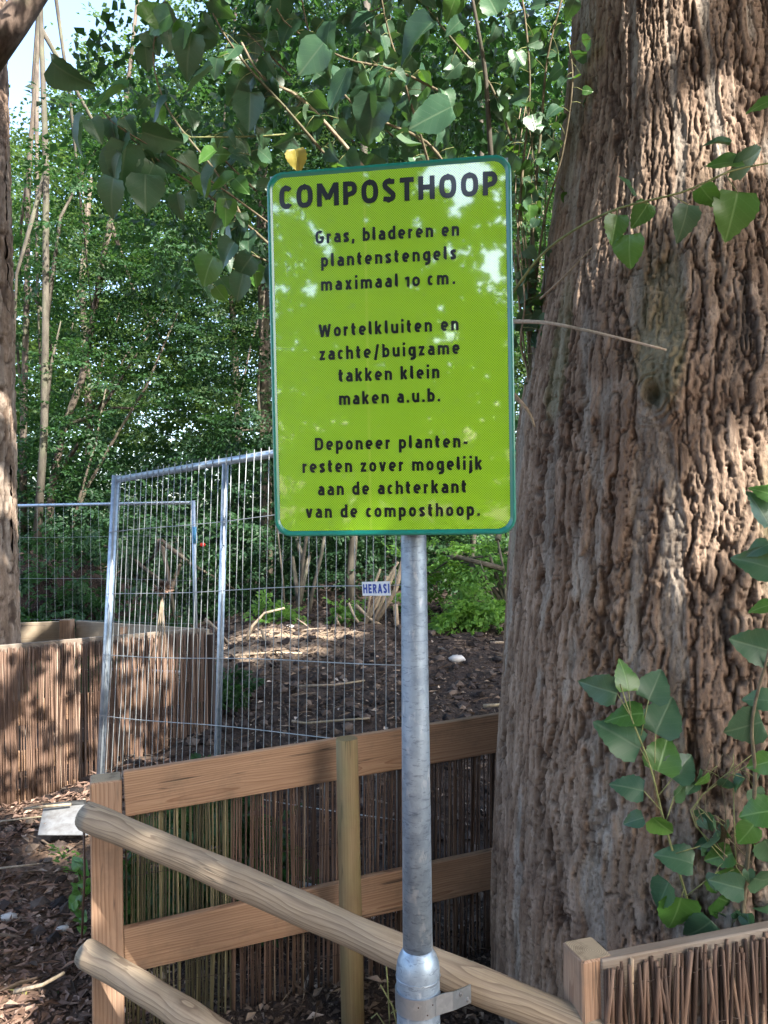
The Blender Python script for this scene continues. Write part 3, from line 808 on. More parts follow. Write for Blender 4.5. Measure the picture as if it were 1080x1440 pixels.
G = 'trees of the wood behind the compost heap'
grow('slender_tree', 'slender pale grey trunk rising beside the leftmost trunk', 'tree',
     [([(50, 790), (62, 610), (64, 460), (65, 240), (58, 40), (52, -200)], [13, 11, 10, 9, 7, 5], 8.2)],
     [E(90, 560, 8.6, .9, .8, 1.2), E(150, 300, 8.8, 1.2, .9, 1.3)], 330, .34, .055, M_lf_mid, M_bark_pale, 21)
grow('slender_tree', 'thin dark curved trunk against the open sky at the left', 'tree',
     [([(32, 780), (33, 600), (38, 400), (40, 240), (52, 90), (60, -60)], [11, 10, 8, 7, 6, 4], 9.4)],
     [E(10, 380, 9.6, 1.0, .8, 1.3), E(60, 640, 9.6, 1.0, .8, 1.2)], 300, .34, .055, M_lf_mid, M_bark_dark, 22)
grow('leaning_tree', 'leaning grey trunk just right of the slender pale one', 'tree',
     [([(62, 800), (74, 680), (90, 600), (115, 535), (132, 440), (155, 310), (180, 120), (200, -60)], [12, 11, 10, 10, 9, 8, 6, 5], 9.0),
      ([(84, 790), (120, 690), (165, 610), (205, 545), (250, 440)], [5, 5, 4, 4, 2], 8.6), ([(95, 770), (112, 700), (135, 620), (150, 540)], [4, 4, 3, 2], 8.5)],
     [E(230, 420, 9.0, 1.1, .8, 1.1), E(300, 560, 8.8, .9, .7, .8), E(250, 180, 9.2, 1.2, .9, 1.2)], 620, .34, .052, M_lf_mid, M_bark_dark, 23)
grow('beech_tree', 'dark trunk hidden behind the left edge of the sign', 'tree',
     [([(376, 900), (374, 700), (372, 500), (368, 300), (360, 0), (350, -250)], [18, 17, 16, 15, 13, 10], 8.9)],
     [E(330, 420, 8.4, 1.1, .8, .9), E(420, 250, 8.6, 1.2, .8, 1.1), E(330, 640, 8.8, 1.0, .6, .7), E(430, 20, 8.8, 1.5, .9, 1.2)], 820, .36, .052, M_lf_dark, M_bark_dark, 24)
grow('beech_tree', 'straight grey trunk seen below the sign between the fence wires', 'tree',
     [([(489, 888), (494, 800), (498, 740), (505, 500), (512, 200), (520, -200)], [16, 13, 12, 12, 11, 9], 7.6)],
     [E(520, 120, 8.0, 1.3, .8, 1.1), E(600, 260, 8.2, 1.2, .8, 1.2), E(480, 620, 8.6, 1.2, .6, .9)], 600, .34, .052, M_lf_dark, M_bark_pale, 25)
grow('maple_tree', 'leafy tree filling the gap between sign and big trunk', 'tree',
     [([(655, 900), (670, 700), (682, 450), (676, 150), (665, -150)], [9, 8, 8, 7, 6], 7.8)],
     [E(720, 120, 8.4, 1.3, .8, 1.2), E(700, 400, 8.4, 1.1, .7, 1.2), E(680, 700, 8.4, 1.1, .7, .9), E(800, 250, 9, 1.2, .8, 1.4)], 640, .34, .052, M_lf_mid, M_bark_pale, 26)
grow('hazel_shrub', 'clump of two pale stems left of the straight grey trunk', 'shrub',
     [([(414, 895), (420, 850), (426, 790), (433, 740), (438, 650)], [6, 5, 5, 5, 3], 7.2), ([(430, 890), (440, 830), (452, 780), (462, 720)], [6, 5, 5, 3], 7.2), ([(402, 895), (398, 820), (390, 740)], [4, 3, 2], 7.2)],
     [E(400, 780, 7.8, .9, .5, .45), E(480, 770, 7.9, .8, .5, .5)], 110, .30, .05, M_lf_dark, M_bark_pale, 27, 'shrubs at the edge of the wood')
grow('evergreen_shrub', 'very dark shrub mass behind the wire fence panel', 'shrub',
     [([(250, 900), (240, 830), (225, 760)], [6, 5, 3], 7.3)],
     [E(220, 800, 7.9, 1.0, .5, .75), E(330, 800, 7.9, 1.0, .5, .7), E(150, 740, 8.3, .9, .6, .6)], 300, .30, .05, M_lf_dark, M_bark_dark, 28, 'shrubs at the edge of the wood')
grow('elder_shrub', 'bright green shrub between the pole and the big trunk', 'shrub',
     [([(705, 890), (712, 850), (708, 800), (700, 760)], [6, 5, 4, 3], 6.6), ([(704, 880), (690, 830), (675, 790)], [4, 3, 2], 6.6)],
     [E(680, 810, 6.9, .5, .4, .35), E(620, 820, 7.1, .6, .4, .45), E(720, 770, 6.9, .4, .4, .4)], 130, .26, .05, M_lf_bright, M_bark_pale, 29, 'shrubs at the edge of the wood', tonebias=-.2)
# taller trees further back, sunlit
for j, (a, b, D, lab, rx, rz, n) in enumerate((
        (120, 420, 14, 'sunlit tree far behind the slender pale trunk', 3.0, 4.2, 420), (330, 350, 15, 'sunlit tree far behind the upper left leaves', 3.2, 5.0, 520),
        (560, 300, 14.5, 'tall tree far behind the top of the sign', 3.2, 5.0, 480), (760, 300, 15.5, 'tall tree far behind the left edge of the big trunk', 3.2, 5.0, 480),
        (-60, 560, 13.5, 'low spreading tree far behind the leftmost trunk', 2.4, 3.0, 300), (420, 700, 12.5, 'dark low tree behind the wire fence and sign', 3.0, 2.0, 420))):
    cc = P(a, b, D)
    grow('woodland_tree', lab, 'tree', [([(a, 830), (a + 6, 600), (a - 5, 400), (a + 8, 250)], [12, 11, 9, 6], D)],
         [((cc.x, cc.y, cc.z), (rx, 1.5, rz * .62)), ((cc.x + .8, cc.y + .5, cc.z + rz * .55), (rx * .85, 1.4, rz * .6)), ((cc.x - 1.0, cc.y, cc.z - rz * .4), (rx * .8, 1.3, rz * .45))],
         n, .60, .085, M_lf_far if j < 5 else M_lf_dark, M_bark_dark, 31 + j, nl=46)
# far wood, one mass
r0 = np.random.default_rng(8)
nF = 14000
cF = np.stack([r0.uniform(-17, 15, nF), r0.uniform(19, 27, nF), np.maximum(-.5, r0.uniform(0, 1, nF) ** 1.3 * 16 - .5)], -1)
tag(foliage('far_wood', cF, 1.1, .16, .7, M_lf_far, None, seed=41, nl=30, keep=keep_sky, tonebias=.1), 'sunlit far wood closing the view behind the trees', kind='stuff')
# dark understorey on the ground behind the heap
nU = 2600
cU = np.stack([r0.uniform(-6.5, 4.5, nU), r0.uniform(8.4, 11.5, nU), np.zeros(nU)], -1); cU[:, 2] = ground_h(cU[:, 0], cU[:, 1]) + r0.uniform(0, 1, nU) ** 1.3 * 2.4
tag(foliage('undergrowth', cU, .42, .07, .7, M_lf_dark, None, seed=42, nl=30), 'dark undergrowth along the foot of the wood', kind='stuff')

# ------------------------------------------------------------------ ground cover pieces
def scatter(name, n, xr, yr, size, mat, seed, label, asp=0.55, up=0.45, power=2.2, keepf=None, zoff=0.004, tonef=None):
    r = np.random.default_rng(seed)
    x = r.uniform(*xr, n); y = r.uniform(*yr, n)
    if keepf is not None:
        k = keepf(x, y, r); x = x[k]; y = y[k]; n = len(x)
    z = ground_h(x, y) + r.uniform(0.2, 2.5, n) * zoff
    a = r.uniform(0, 2 * math.pi, n)
    d = np.stack([np.cos(a), np.sin(a), r.normal(0, .25, n)], -1)
    nn = np.stack([r.normal(0, up, n), r.normal(0, up, n), np.ones(n)], -1)
    L = size[0] + (size[1] - size[0]) * r.uniform(0, 1, n) ** power
    t = r.beta(1.6, 2.6, n) if tonef is None else tonef(r, n)
    o = leaf_cards(name, np.stack([x, y, z], -1), d, unit(nn), L, asp, mat, None, t, fold=.5, r=r)
    return tag(o, label, kind='stuff')
sc_ = P(90, 1160, 3.5)
pathk = lambda x, y, r: (x < -0.72 - 0.10 * (y - 2.2)) & (y < 4.3) & ~((np.abs(x - sc_.x) < .19) & (np.abs(y - sc_.y) < .22))
scatter('leaf_litter', 15000, (-2.7, -.6), (1.7, 4.2), (.012, .065), M_litter, 71, 'brown leaf and bark litter covering the path', .55, keepf=pathk, zoff=.006)
scatter('wood_chips', 7000, (-2.7, -.6), (1.7, 4.2), (.02, .09), M_litter, 72, 'long brown wood chips strewn over the path', .16, keepf=pathk, zoff=.008)
heapk = lambda x, y, r: (x > -2.0) & ((y > 2.5) | (x > -.6 + 0 * y))
scatter('heap_litter', 20000, (-2.2, 1.9), (1.9, 8.0), (.010, .06), M_heaplit, 73, 'pale leaf scraps and stalks on the dark compost', .5, keepf=heapk, zoff=.006, tonef=lambda r, n: r.beta(1.2, 2.2, n))
scatter('heap_stalks', 4200, (-2.2, 1.9), (1.9, 8.0), (.05, .22), M_heaplit, 74, 'thin straw and stalks lying on the dark compost', .06, keepf=heapk, zoff=.008)
scatter('mat_litter', 3500, (-.85, 1.0), (2.2, 2.95), (.008, .035), M_heaplit, 76, 'leaf scraps on the soil behind the near reed mat', .5, zoff=.004)
scatter('bank_litter', 9000, (-6, -1.4), (5.6, 8.6), (.02, .10), M_heaplit, 75, 'twigs and dead leaves on the brush bank', .3, up=.9, zoff=.02)
# clods
def clods(name, n, xr, yr, sr, seed, mat, label, keepf=None):
    r = np.random.default_rng(seed)
    g = (1 + 5 ** .5) / 2
    ico = np.array([(-1, g, 0), (1, g, 0), (-1, -g, 0), (1, -g, 0), (0, -1, g), (0, 1, g), (0, -1, -g), (0, 1, -g), (g, 0, -1), (g, 0, 1), (-g, 0, -1), (-g, 0, 1)]) / 1.9
    fi = np.array([(0, 11, 5), (0, 5, 1), (0, 1, 7), (0, 7, 10), (0, 10, 11), (1, 5, 9), (5, 11, 4), (11, 10, 2), (10, 7, 6), (7, 1, 8), (3, 9, 4), (3, 4, 2), (3, 2, 6), (3, 6, 8), (3, 8, 9), (4, 9, 5), (2, 4, 11), (6, 2, 10), (8, 6, 7), (9, 8, 1)])
    x = r.uniform(*xr, n); y = r.uniform(*yr, n)
    if keepf is not None:
        k = keepf(x, y, r); x = x[k]; y = y[k]; n = len(x)
    s = sr[0] + (sr[1] - sr[0]) * r.uniform(0, 1, n) ** 3
    V = ico[None] * r.uniform(.55, 1.3, (n, 12, 1)) * s[:, None, None] * np.array([1, 1, .7])
    c = np.stack([x, y, ground_h(x, y) + s * .15], -1)
    V = V + c[:, None]
    F = (np.arange(n)[:, None, None] * 12 + fi[None]).reshape(-1, 3)
    return tag(nmesh(name, V.reshape(-1, 3), F, mat, attrs={'tone': np.repeat(r.uniform(0, 1, n), 12)}), label, kind='stuff')
clods('soil_clods', 5200, (-2.0, 1.9), (2.8, 7.6), (.006, .045), 81, M_clod, 'lumps of black soil on the compost slope')
clods('soil_crumbs', 3200, (-.85, 1.0), (1.9, 2.9), (.004, .016), 83, M_clod, 'fine dark soil crumbs behind the near reed mat')
clods('path_crumbs', 1500, (-2.6, -.7), (1.7, 4.2), (.004, .02), 82, M_litter, 'crumbs of soil among the path litter', keepf=pathk)
for (a, b, D, s, lab) in ((13, 1243, 3.0, .026, 'pale grey stone on the path at the left edge'), (408, 925, 6.6, .03, 'small white pebble on the compost slope below the sign'),
                          (644, 948, 5.6, .05, 'white stone on the compost slope right of the pole'), (88, 1268, 2.9, .02, 'grey brown stone beside the weeds near the square post')):
    p = P(a, b, D); r = random.Random(a)
    V = []; F = []
    nn_, mm_ = 8, 5
    for i in range(mm_ + 1):
        for j in range(nn_):
            t1 = math.pi * i / mm_; t2 = 2 * math.pi * j / nn_; k = s * r.uniform(.8, 1.15)
            V.append((k * math.sin(t1) * math.cos(t2) * 1.3, k * math.sin(t1) * math.sin(t2), k * math.cos(t1) * .6))
    for i in range(mm_):
        for j in range(nn_): F.append((i * nn_ + j, (i + 1) * nn_ + j, (i + 1) * nn_ + (j + 1) % nn_, i * nn_ + (j + 1) % nn_))
    mb = MB(); mb.add([Vector(v) for v in V], F, .7)
    o = mb.build('stone', M_stone, smooth=True, M=Matrix.Translation((p.x, p.y, gh(p.x, p.y) + s * .3))); tag(o, lab, 'stone', 'stones on the ground')

# green patches
def patch(name, cat, label, c, rad, h, n, leaf, mat, seed, asp=.6):
    r = np.random.default_rng(seed)
    c = Vector(c)
    q = unit(r.normal(size=(n, 3))) * (r.uniform(0, 1, n) ** .4)[:, None] * np.array([rad, rad * .7, h])
    x = c.x + q[:, 0]; y = c.y + q[:, 1]; z = ground_h(x, y) + np.abs(q[:, 2])
    o = foliage(name, np.stack([x, y, z], -1), .13, leaf, asp, mat, None, seed=seed, nl=18, tilt=.6)
    return tag(o, label, cat, 'green ground plants', 'stuff' if name == 'seedling' else 'thing')
patch('nettle_patch', 'plants', 'bright green nettle patch at the foot of the shrubs right of the pole', P(668, 905, 6.4), .40, .26, 150, .05, M_lf_bright, 91)
patch('nettle_patch', 'plants', 'small bright green tuft beside the straight grey trunk', P(487, 885, 6.9), .17, .16, 40, .045, M_lf_bright, 92)
patch('nettle_patch', 'plants', 'low green tuft left of the sunlit bare patch, near the pale stems', P(385, 885, 6.9), .26, .18, 60, .045, M_lf_bright, 93)
patch('nettle_patch', 'plants', 'green weeds at the right foot of the far reed screen', P(310, 1010, 4.9), .22, .22, 60, .045, M_lf_mid, 94)
patch('fern_patch', 'plants', 'ferny plants hanging over the brush bank beside the wire fence', P(110, 800, 6.6), 1.1, .45, 460, .05, M_lf_mid, 95)
patch('ivy_patch', 'plants', 'ivy on the brush bank beside the leftmost trunk', P(60, 825, 6.3), .9, .25, 190, .06, M_lf_mid, 96)
patch('bush', 'plants', 'leafy plants growing behind the near reed mat at the left', P(300, 1260, 2.95), .34, .55, 260, .05, M_lf_mid, 97)
patch('seedling', 'plant', 'yellow green seedling on the path in front of the metal scoop', P(118, 1185, 3.2), .05, .08, 7, .035, M_lf_bright, 98)

# criss-cross dead branches at the foot of the wood
bp = tag(empty('branch_pile', tuple(P(520, 880, 6.6))), 'criss-cross pile of dead branches at the wood edge below the sign', 'branches')
for k, (pts, wd) in enumerate((
        ([(556, 800), (540, 840), (520, 885)], 6), ([(545, 810), (530, 850), (512, 880)], 5), ([(572, 770), (556, 830), (530, 872)], 8), ([(500, 850), (520, 870), (545, 885)], 5),
        ([(490, 848), (500, 870), (512, 885)], 4), ([(535, 800), (520, 840), (514, 885)], 4), ([(508, 885), (530, 840), (560, 790)], 4), ([(556, 850), (558, 880), (556, 900)], 8),
        ([(480, 870), (474, 862), (474, 885)], 3), ([(472, 868), (478, 880)], 3))):
    mb = MB(); ptube(mb, pts, wd, 6.7, 6); o = mb.build('branch', M_deadtwig, bp, smooth=True)
for k, (pts, wd, D, lab) in enumerate((
        ([(342, 910), (355, 880), (372, 862), (400, 855)], 5, 6.2, 'pale arching branch rising from the sunlit bare patch'), ([(368, 885), (372, 900), (378, 905)], 5, 6.1, 'short pale stub beside the arching branch'),
        ([(330, 925), (380, 918), (425, 922)], 5, 5.9, 'pale branch lying across the sunlit bare patch'), ([(418, 965), (470, 963), (513, 957)], 4, 4.9, 'long pale stick lying on the dark slope below the sign'),
        ([(410, 1014), (430, 1017), (490, 1012), (520, 1010)], 4, 4.3, 'pale stick lying just above the near top board'), ([(690, 930), (705, 942), (712, 950)], 5, 5.9, 'pale forked stick beside the big trunk'),
        ([(680, 993), (712, 990)], 6, 4.6, 'short brown stick lying against the big trunk'), ([(0, 1155), (60, 1148)], 3, 3.7, 'thin pale cane lying left of the metal scoop'),
        ([(0, 1221), (60, 1214)], 3, 3.1, 'thin twig lying across the path litter'), ([(288, 870), (305, 885), (322, 905)], 5, 5.8, 'pale broken branch right of the far reed screen'),
        ([(20, 1395), (60, 1385), (90, 1368)], 7, 2.35, 'grey rotten branch lying on the path near the lower log'))):
    P3 = [P(a, b, D) for a, b in pts]
    P3 = [Vector((q.x, q.y, max(q.z, gh(q.x, q.y) + .006))) if k not in (0, 1) else q for q in P3]
    mb = MB(); mb.tube(P3, [wd * D / FPX / 2 * f for f in np.linspace(1, .6, len(P3))], 6)
    tag(mb.build('stick', M_deadtwig, smooth=True), lab, 'stick', 'sticks on the ground')

# dead seed head behind the wire
sh = tag(empty('dead_flower', tuple(P(232, 900, 4.9))), 'dead brown seed head on pale stalks behind the left wire panel', 'plant')
mb = MB()
for k in range(4):
    ptube(mb, [(212 + 7 * k, 925), (222 + 3 * k, 880), (228, 835)], 1.8, 4.2, 5)
mb.build('stalk', M_deadtwig, sh, smooth=True)
c0 = P(228, 828, 4.2); rr_ = np.random.default_rng(4)
dd = unit(rr_.normal(size=(90, 3)))
leaf_cards('seed_head', np.array(c0)[None] + dd * .012 * np.array([2.2, 1, 1]), dd, unit(rr_.normal(size=(90, 3))), rr_.uniform(.02, .05, 90), .5, M_litter, sh)

# ------------------------------------------------------------------ leftmost tree
lt = tag(empty('oak_tree', tuple(P(-45, 1100, 4.6))), 'reddish brown trunk cut off by the left edge with a forking limb', 'tree')
thl = np.linspace(0, 2 * math.pi, 150); zl = np.linspace(-.1, 6.5, 560)
TL, ZL = np.meshgrid(thl, zl, indexing='ij')
Ul = TL * .26
g1 = np.exp(-(np.abs(vn(Ul / .03 + .6 * vn(Ul / .1, ZL / .3, 31), ZL / .16, 32)) / .17) ** 2); g2 = np.exp(-(np.abs(vn(Ul / .04, ZL / .035, 33)) / .12) ** 2)
r_l = np.interp(ZL, [0, .9, 1.6, 3.0, 6.5], [.345, .305, .285, .275, .22]) - .014 * g1 - .007 * g2 + .006 * vn(Ul / .02, ZL / .04, 34) + .015 * vn(Ul / .2, ZL / .8, 35)
la = P(-47, 740, 4.7)
leanx = (ZL - 1.5) * 0.0
V = np.stack([la.x + leanx + r_l * np.cos(TL), la.y + r_l * np.sin(TL), ZL], -1).reshape(-1, 3)
cvl = np.clip(g1 + .5 * g2, 0, 1)
nmesh('trunk', V, grid_faces(150, 560), M_bark, lt, smooth=True, attrs={'streak': sstep(.1, .5, vn(Ul / .05, ZL / .7, 36)).ravel() * .6, 'crevice': cvl.ravel(), 'moss': np.zeros(V.shape[0]), 'soot': np.zeros(V.shape[0])})
mb = MB(); mb.tube([P(-30, 80, 4.6), P(20, 30, 4.6), P(58, -25, 4.6), P(110, -120, 4.5), P(150, -220, 4.4)], [.13, .085, .075, .065, .05], 14)
mb.build('limb', M_bark_left, lt, smooth=True)
cc = in_ellipsoids([(P(-80, -420, 4.6), (1.6, 1.3, 1.0))], 160, 77)
foliage('crown', cc, .5, .08, .7, M_lf_mid, lt, seed=78, nl=30, keep=lambda p: keep_over(p))

# ------------------------------------------------------------------ wire site fence panels
def wire_panel(root, TLp, TRp, BLp, BRp, nwires, rows, mids, tube_r, wire_r, seed, wob=.004):
    """corners given in world space"""
    r = random.Random(seed)
    def at(u, v):                                    # u along, v from top (0) to bottom (1)
        return (TLp.lerp(TRp, u)).lerp(BLp.lerp(BRp, u), v)
    nrm = (TRp - TLp).cross(BLp - TLp).normalized()
    if nrm.y > 0: nrm = -nrm                         # towards the camera
    mb = MB(); mb.tube([at(0, -.005), at(0, 1)], tube_r, 14); mb.build('post', M_galv_fence, root, smooth=True)
    mb = MB(); mb.tube([at(1, -.005), at(1, 1)], tube_r, 14); mb.build('post', M_galv_fence, root, smooth=True)
    mb = MB(); mb.tube([at(.012, .008), at(.5, .007), at(.988, .008)], tube_r * .85, 12); mb.build('top_rail', M_galv_fence, root, smooth=True)
    mb = MB(); mb.tube([at(.012, .985), at(.988, .985)], tube_r * .85, 12); mb.build('bottom_rail', M_galv_fence, root, smooth=True)
    for u in mids:
        mb = MB(); mb.tube([at(u, .012), at(u, .985)], tube_r * .72, 12); mb.build('upright_tube', M_galv_fence, root, smooth=True)
    off = nrm * (tube_r * .9)
    for i in range(nwires):
        u = (i + .7) / (nwires + .4)
        ph = r.uniform(0, 6); bend = r.uniform(-1, 1) * wob * (3 if r.random() < .2 else 1)
        pts = []
        for k in range(9):
            v = -.008 + k / 8 * .995
            pts.append(at(u, v) + off + (TRp - TLp).normalized() * (bend * math.sin(v * 7 + ph)))
        mb = MB(); mb.tube(pts, wire_r, 5); mb.build('wire', M_wire, root, smooth=True)
    for v in rows:
        pts = [at(u, v) + off * 1.25 + Vector((0, 0, .004 * math.sin(u * 9 + v * 5))) for u in np.linspace(0, 1, 12)]
        mb = MB(); mb.tube(pts, wire_r * 1.15, 6); mb.build('cross_wire', M_wire, root, smooth=True)
    return at, off
TLp = P(163, 671, 3.95); TRp = P(572, 602, 2.64)
BLp = P(136, 1190, 3.95); BRp = P(574, 1290, 2.64)
fp = tag(empty('wire_fence_panel', tuple(BLp)), 'near galvanised wire fence panel running from left to behind the sign pole', 'fence panel', 'wire fence panels')
# rows from the photograph: left pixel y and right pixel y
def vfrac(yl, yr):
    return ((yl - 671) / (1190 - 671) + (yr - 602) / (1290 - 602)) / 2
at_, off_ = wire_panel(fp, TLp, TRp, BLp, BRp, 40, [vfrac(745, 712), vfrac(827, 833), vfrac(902, 958), vfrac(976, 1083), vfrac(1050, 1200)], [.475], .020, .0017, 5)
# maker's plate
pl = empty('maker_plate', parent=None); 
pc0 = P(510, 818, 2.76); pc1 = P(549, 817, 2.65); pc2 = P(549, 837, 2.65)
Mx = (pc1 - pc0).normalized(); Mz = (pc1 - pc2).normalized(); My = Mz.cross(Mx).normalized(); Mz = Mx.cross(My)
Mp = Matrix((Mx, My, Mz)).transposed().to_4x4(); Mp.translation = (pc0 + pc2) / 2 - Vector((0, .012, 0))
wpl = (pc1 - pc0).length; hpl = (pc1 - pc2).length
bpy.data.objects.remove(pl)
mb = MB(); mb.box((0, 0, 0), (wpl, .003, hpl)); plate = mb.build('maker_plate', M_white, fp, M=Mp)

# stroke lettering: glyph skeletons in units of the x-height, swept with a broad pen
def _arc(cx, cy, rx, ry, a0, a1, n=14, e=2.35):
    out = []
    for i in range(n + 1):
        a = R(a0 + (a1 - a0) * i / n); c, q = math.cos(a), math.sin(a)
        out.append((cx + rx * math.copysign(abs(c) ** (2 / e), c), cy + ry * math.copysign(abs(q) ** (2 / e), q)))
    return out
def glyph(ch, h):
    """(width, strokes); h is half the pen width"""
    A, C, Dn = 1.40, 1.34, -.40
    w = {'m': 1.20, 'w': 1.16, 'c': .58, 's': .62, 'r': .50, 't': .50, 'i': 2 * h, 'l': .34, 'j': .36, 'f': .5, 'z': .64, 'e': .76, 'a': .72, 'C': .78, 'O': .98, 'M': 1.30, 'P': .82, 'S': .76, 'T': .80, 'H': .94,
         'G': .92, 'W': 1.32, 'D': .92, 'E': .74, 'R': .84, 'A': .96, 'I': 2 * h, '.': 2.1 * h, ',': 2.1 * h, '-': .42, '/': .58, '1': .44, '0': .78, ' ': .30, 'x': .74, 'v': .74, 'k': .74}.get(ch, .76)
    L, Rr, B, T = h, w - h, h, 1 - h
    cx = w / 2; bowl = lambda a0, a1, n=26: _arc(cx, .5, w / 2 - h, .5 - h, a0, a1, n)
    arch = lambda x0, x1: [(x0, .50)] + _arc((x0 + x1) / 2, .58, (x1 - x0) / 2, T - .58, 172, 0, 12) + [(x1, 0)]
    cap = lambda a0, a1, n=28: _arc(cx, C / 2, w / 2 - h, C / 2 - h, a0, a1, n, 2.6)
    S = {
        'o': [bowl(0, 360, 36)], '0': [bowl(0, 360, 36)], 'n': [[(L, 0), (L, 1)], arch(L, Rr)], 'h': [[(L, 0), (L, A)], arch(L, Rr)],
        'm': [[(L, 0), (L, 1)], arch(L, cx), arch(cx, Rr)], 'u': [[(Rr, 0), (Rr, 1)], [(w - a, 1 - b) for a, b in arch(L, Rr)]],
        'r': [[(L, 0), (L, 1)], [(L, .5)] + _arc(w, .55, w - L, T - .55, 172, 95, 8)],
        'a': [[(Rr, 0), (Rr, .60)] + _arc(cx, .62, w / 2 - h, T - .62, 0, 140, 12), [(Rr, .56), (cx, .57)] + _arc(cx, .335, w / 2 - h, .335 - B + .01, 100, 270, 12) + [(Rr, .20)]],
        'b': [[(L, 0), (L, A)], bowl(0, 360, 36)], 'd': [[(Rr, 0), (Rr, A)], bowl(0, 360, 36)], 'p': [[(L, Dn), (L, 1)], bowl(0, 360, 36)],
        'g': [[(Rr, 1), (Rr, -.12)] + _arc(cx, -.12, w / 2 - h, abs(Dn) - .12 - h, 0, -125, 12), bowl(0, 360, 36)],
        'c': [_arc(cx + .02, .5, w / 2 - h + .02, .5 - h, 44, 316, 22)], 'e': [[(L, .47), (Rr, .47)], [(Rr, .47)] + bowl(4, 302, 26)],
        'i': [[(cx, 0), (cx, 1)], [(cx, 1.18), (cx, 1.18 + 2.1 * h)]], 'l': [[(h, A), (h, .25)] + _arc(h + .14, .25, .14, .25 - h, 180, 275, 8)],
        'j': [[(Rr, 1), (Rr, -.15)] + _arc(Rr - .2, -.15, .2, abs(Dn) - .15 - h, 0, -90, 8), [(Rr, 1.18), (Rr, 1.18 + 2.1 * h)]],
        'k': [[(L, 0), (L, A)], [(L + h * .6, .45), (w - h * .9, 1.0)], [(L + .17, .60), (w - h * .9, 0)]],
        's': [[(w - .05, .86)] + _arc(cx, .745, w / 2 - h, T - .745, 55, 235, 12) + _arc(cx, .255, w / 2 - h, .255 - B, 60, -125, 12) + [(.04, .15)]],
        't': [[(.20, 1.30), (.20, .28)] + _arc(.20 + .2, .28, .2, .28 - h, 180, 275, 8), [(0, T), (w - .03, T)]],
        'v': [[(h * .9, 1), (cx, .02)], [(w - h * .9, 1), (cx, .02)]], 'w': [[(h * .8, 1), (w * .28, 0)], [(w * .28, 0), (cx, .95)], [(cx, .95), (w * .72, 0)], [(w * .72, 0), (w - h * .8, 1)]],
        'x': [[(h, 1), (Rr, 0)], [(Rr, 1), (h, 0)]], 'z': [[(.02, T), (w - .02, T)], [(w - h * 1.2, T), (h * 1.2, B)], [(.02, B), (w - .02, B)]],
        'C': [_arc(cx + .03, C / 2, w / 2 - h + .03, C / 2 - h, 42, 318, 26, 2.6)], 'O': [cap(0, 360, 40)], 'G': [cap(58, 355, 28) + [(Rr, C * .46)], [(Rr + h * .9, C * .46), (cx + .02, C * .46)]],
        'M': [[(L, 0), (L, C)], [(Rr, 0), (Rr, C)], [(L + .03, C - .06), (cx, C * .30)], [(Rr - .03, C - .06), (cx, C * .30)]],
        'P': [[(L, 0), (L, C)], [(L, C - h), (cx, C - h)] + _arc(cx, C * .70 - h * .2, w / 2 - h, C - h - C * .70 + h * .2, 88, -88, 14) + [(L, C * .40)]],
        'S': [[(w - .06, C - h * 1.35)] + _arc(cx, C * .735, w / 2 - h, C - h - C * .735, 55, 235, 12, 2.2) + _arc(cx, C * .265, w / 2 - h, C * .265 - h, 60, -125, 12, 2.2) + [(.05, h * 1.35)]],
        'T': [[(0, C - h), (w, C - h)], [(cx, 0), (cx, C)]], 'H': [[(L, 0), (L, C)], [(Rr, 0), (Rr, C)], [(L, C * .53), (Rr, C * .53)]],
        'W': [[(h * .8, C), (w * .28, 0)], [(w * .28, 0), (cx, C * .93)], [(cx, C * .93), (w * .72, 0)], [(w * .72, 0), (w - h * .8, C)]],
        'D': [[(L, 0), (L, C)], [(L, C - h), (cx - .06, C - h)] + _arc(cx - .06, C / 2, w / 2 - h + .06, C / 2 - h, 88, -88, 18, 2.6) + [(L, h)]],
        'E': [[(L, 0), (L, C)], [(L, h), (w, h)], [(L, C / 2), (w * .92, C / 2)], [(L, C - h), (w, C - h)]],
        'R': [[(L, 0), (L, C)], [(L, C - h), (cx, C - h)] + _arc(cx, C * .72, w / 2 - h, C * .28 - h, 88, -88, 14) + [(L, C * .45)], [(cx, C * .45), (w - h * .8, 0)]],
        'A': [[(h * .8, 0), (cx, C)], [(w - h * .8, 0), (cx, C)], [(w * .24, C * .3), (w * .76, C * .3)]], 'I': [[(cx, 0), (cx, C)]],
        '.': [[(cx, 0), (cx, 2.1 * h)]], ',': [[(cx + .02, 2.1 * h), (cx - .05, -.22)]], '-': [[(0, .48), (w, .48)]], '/': [[(w - h, A), (h, -.25)]],
        '1': [[(w * .60, 0), (w * .60, 1)], [(0, .78), (w * .60, .94)]]}.get(ch, [])
    return w, S
_ZS = [0]
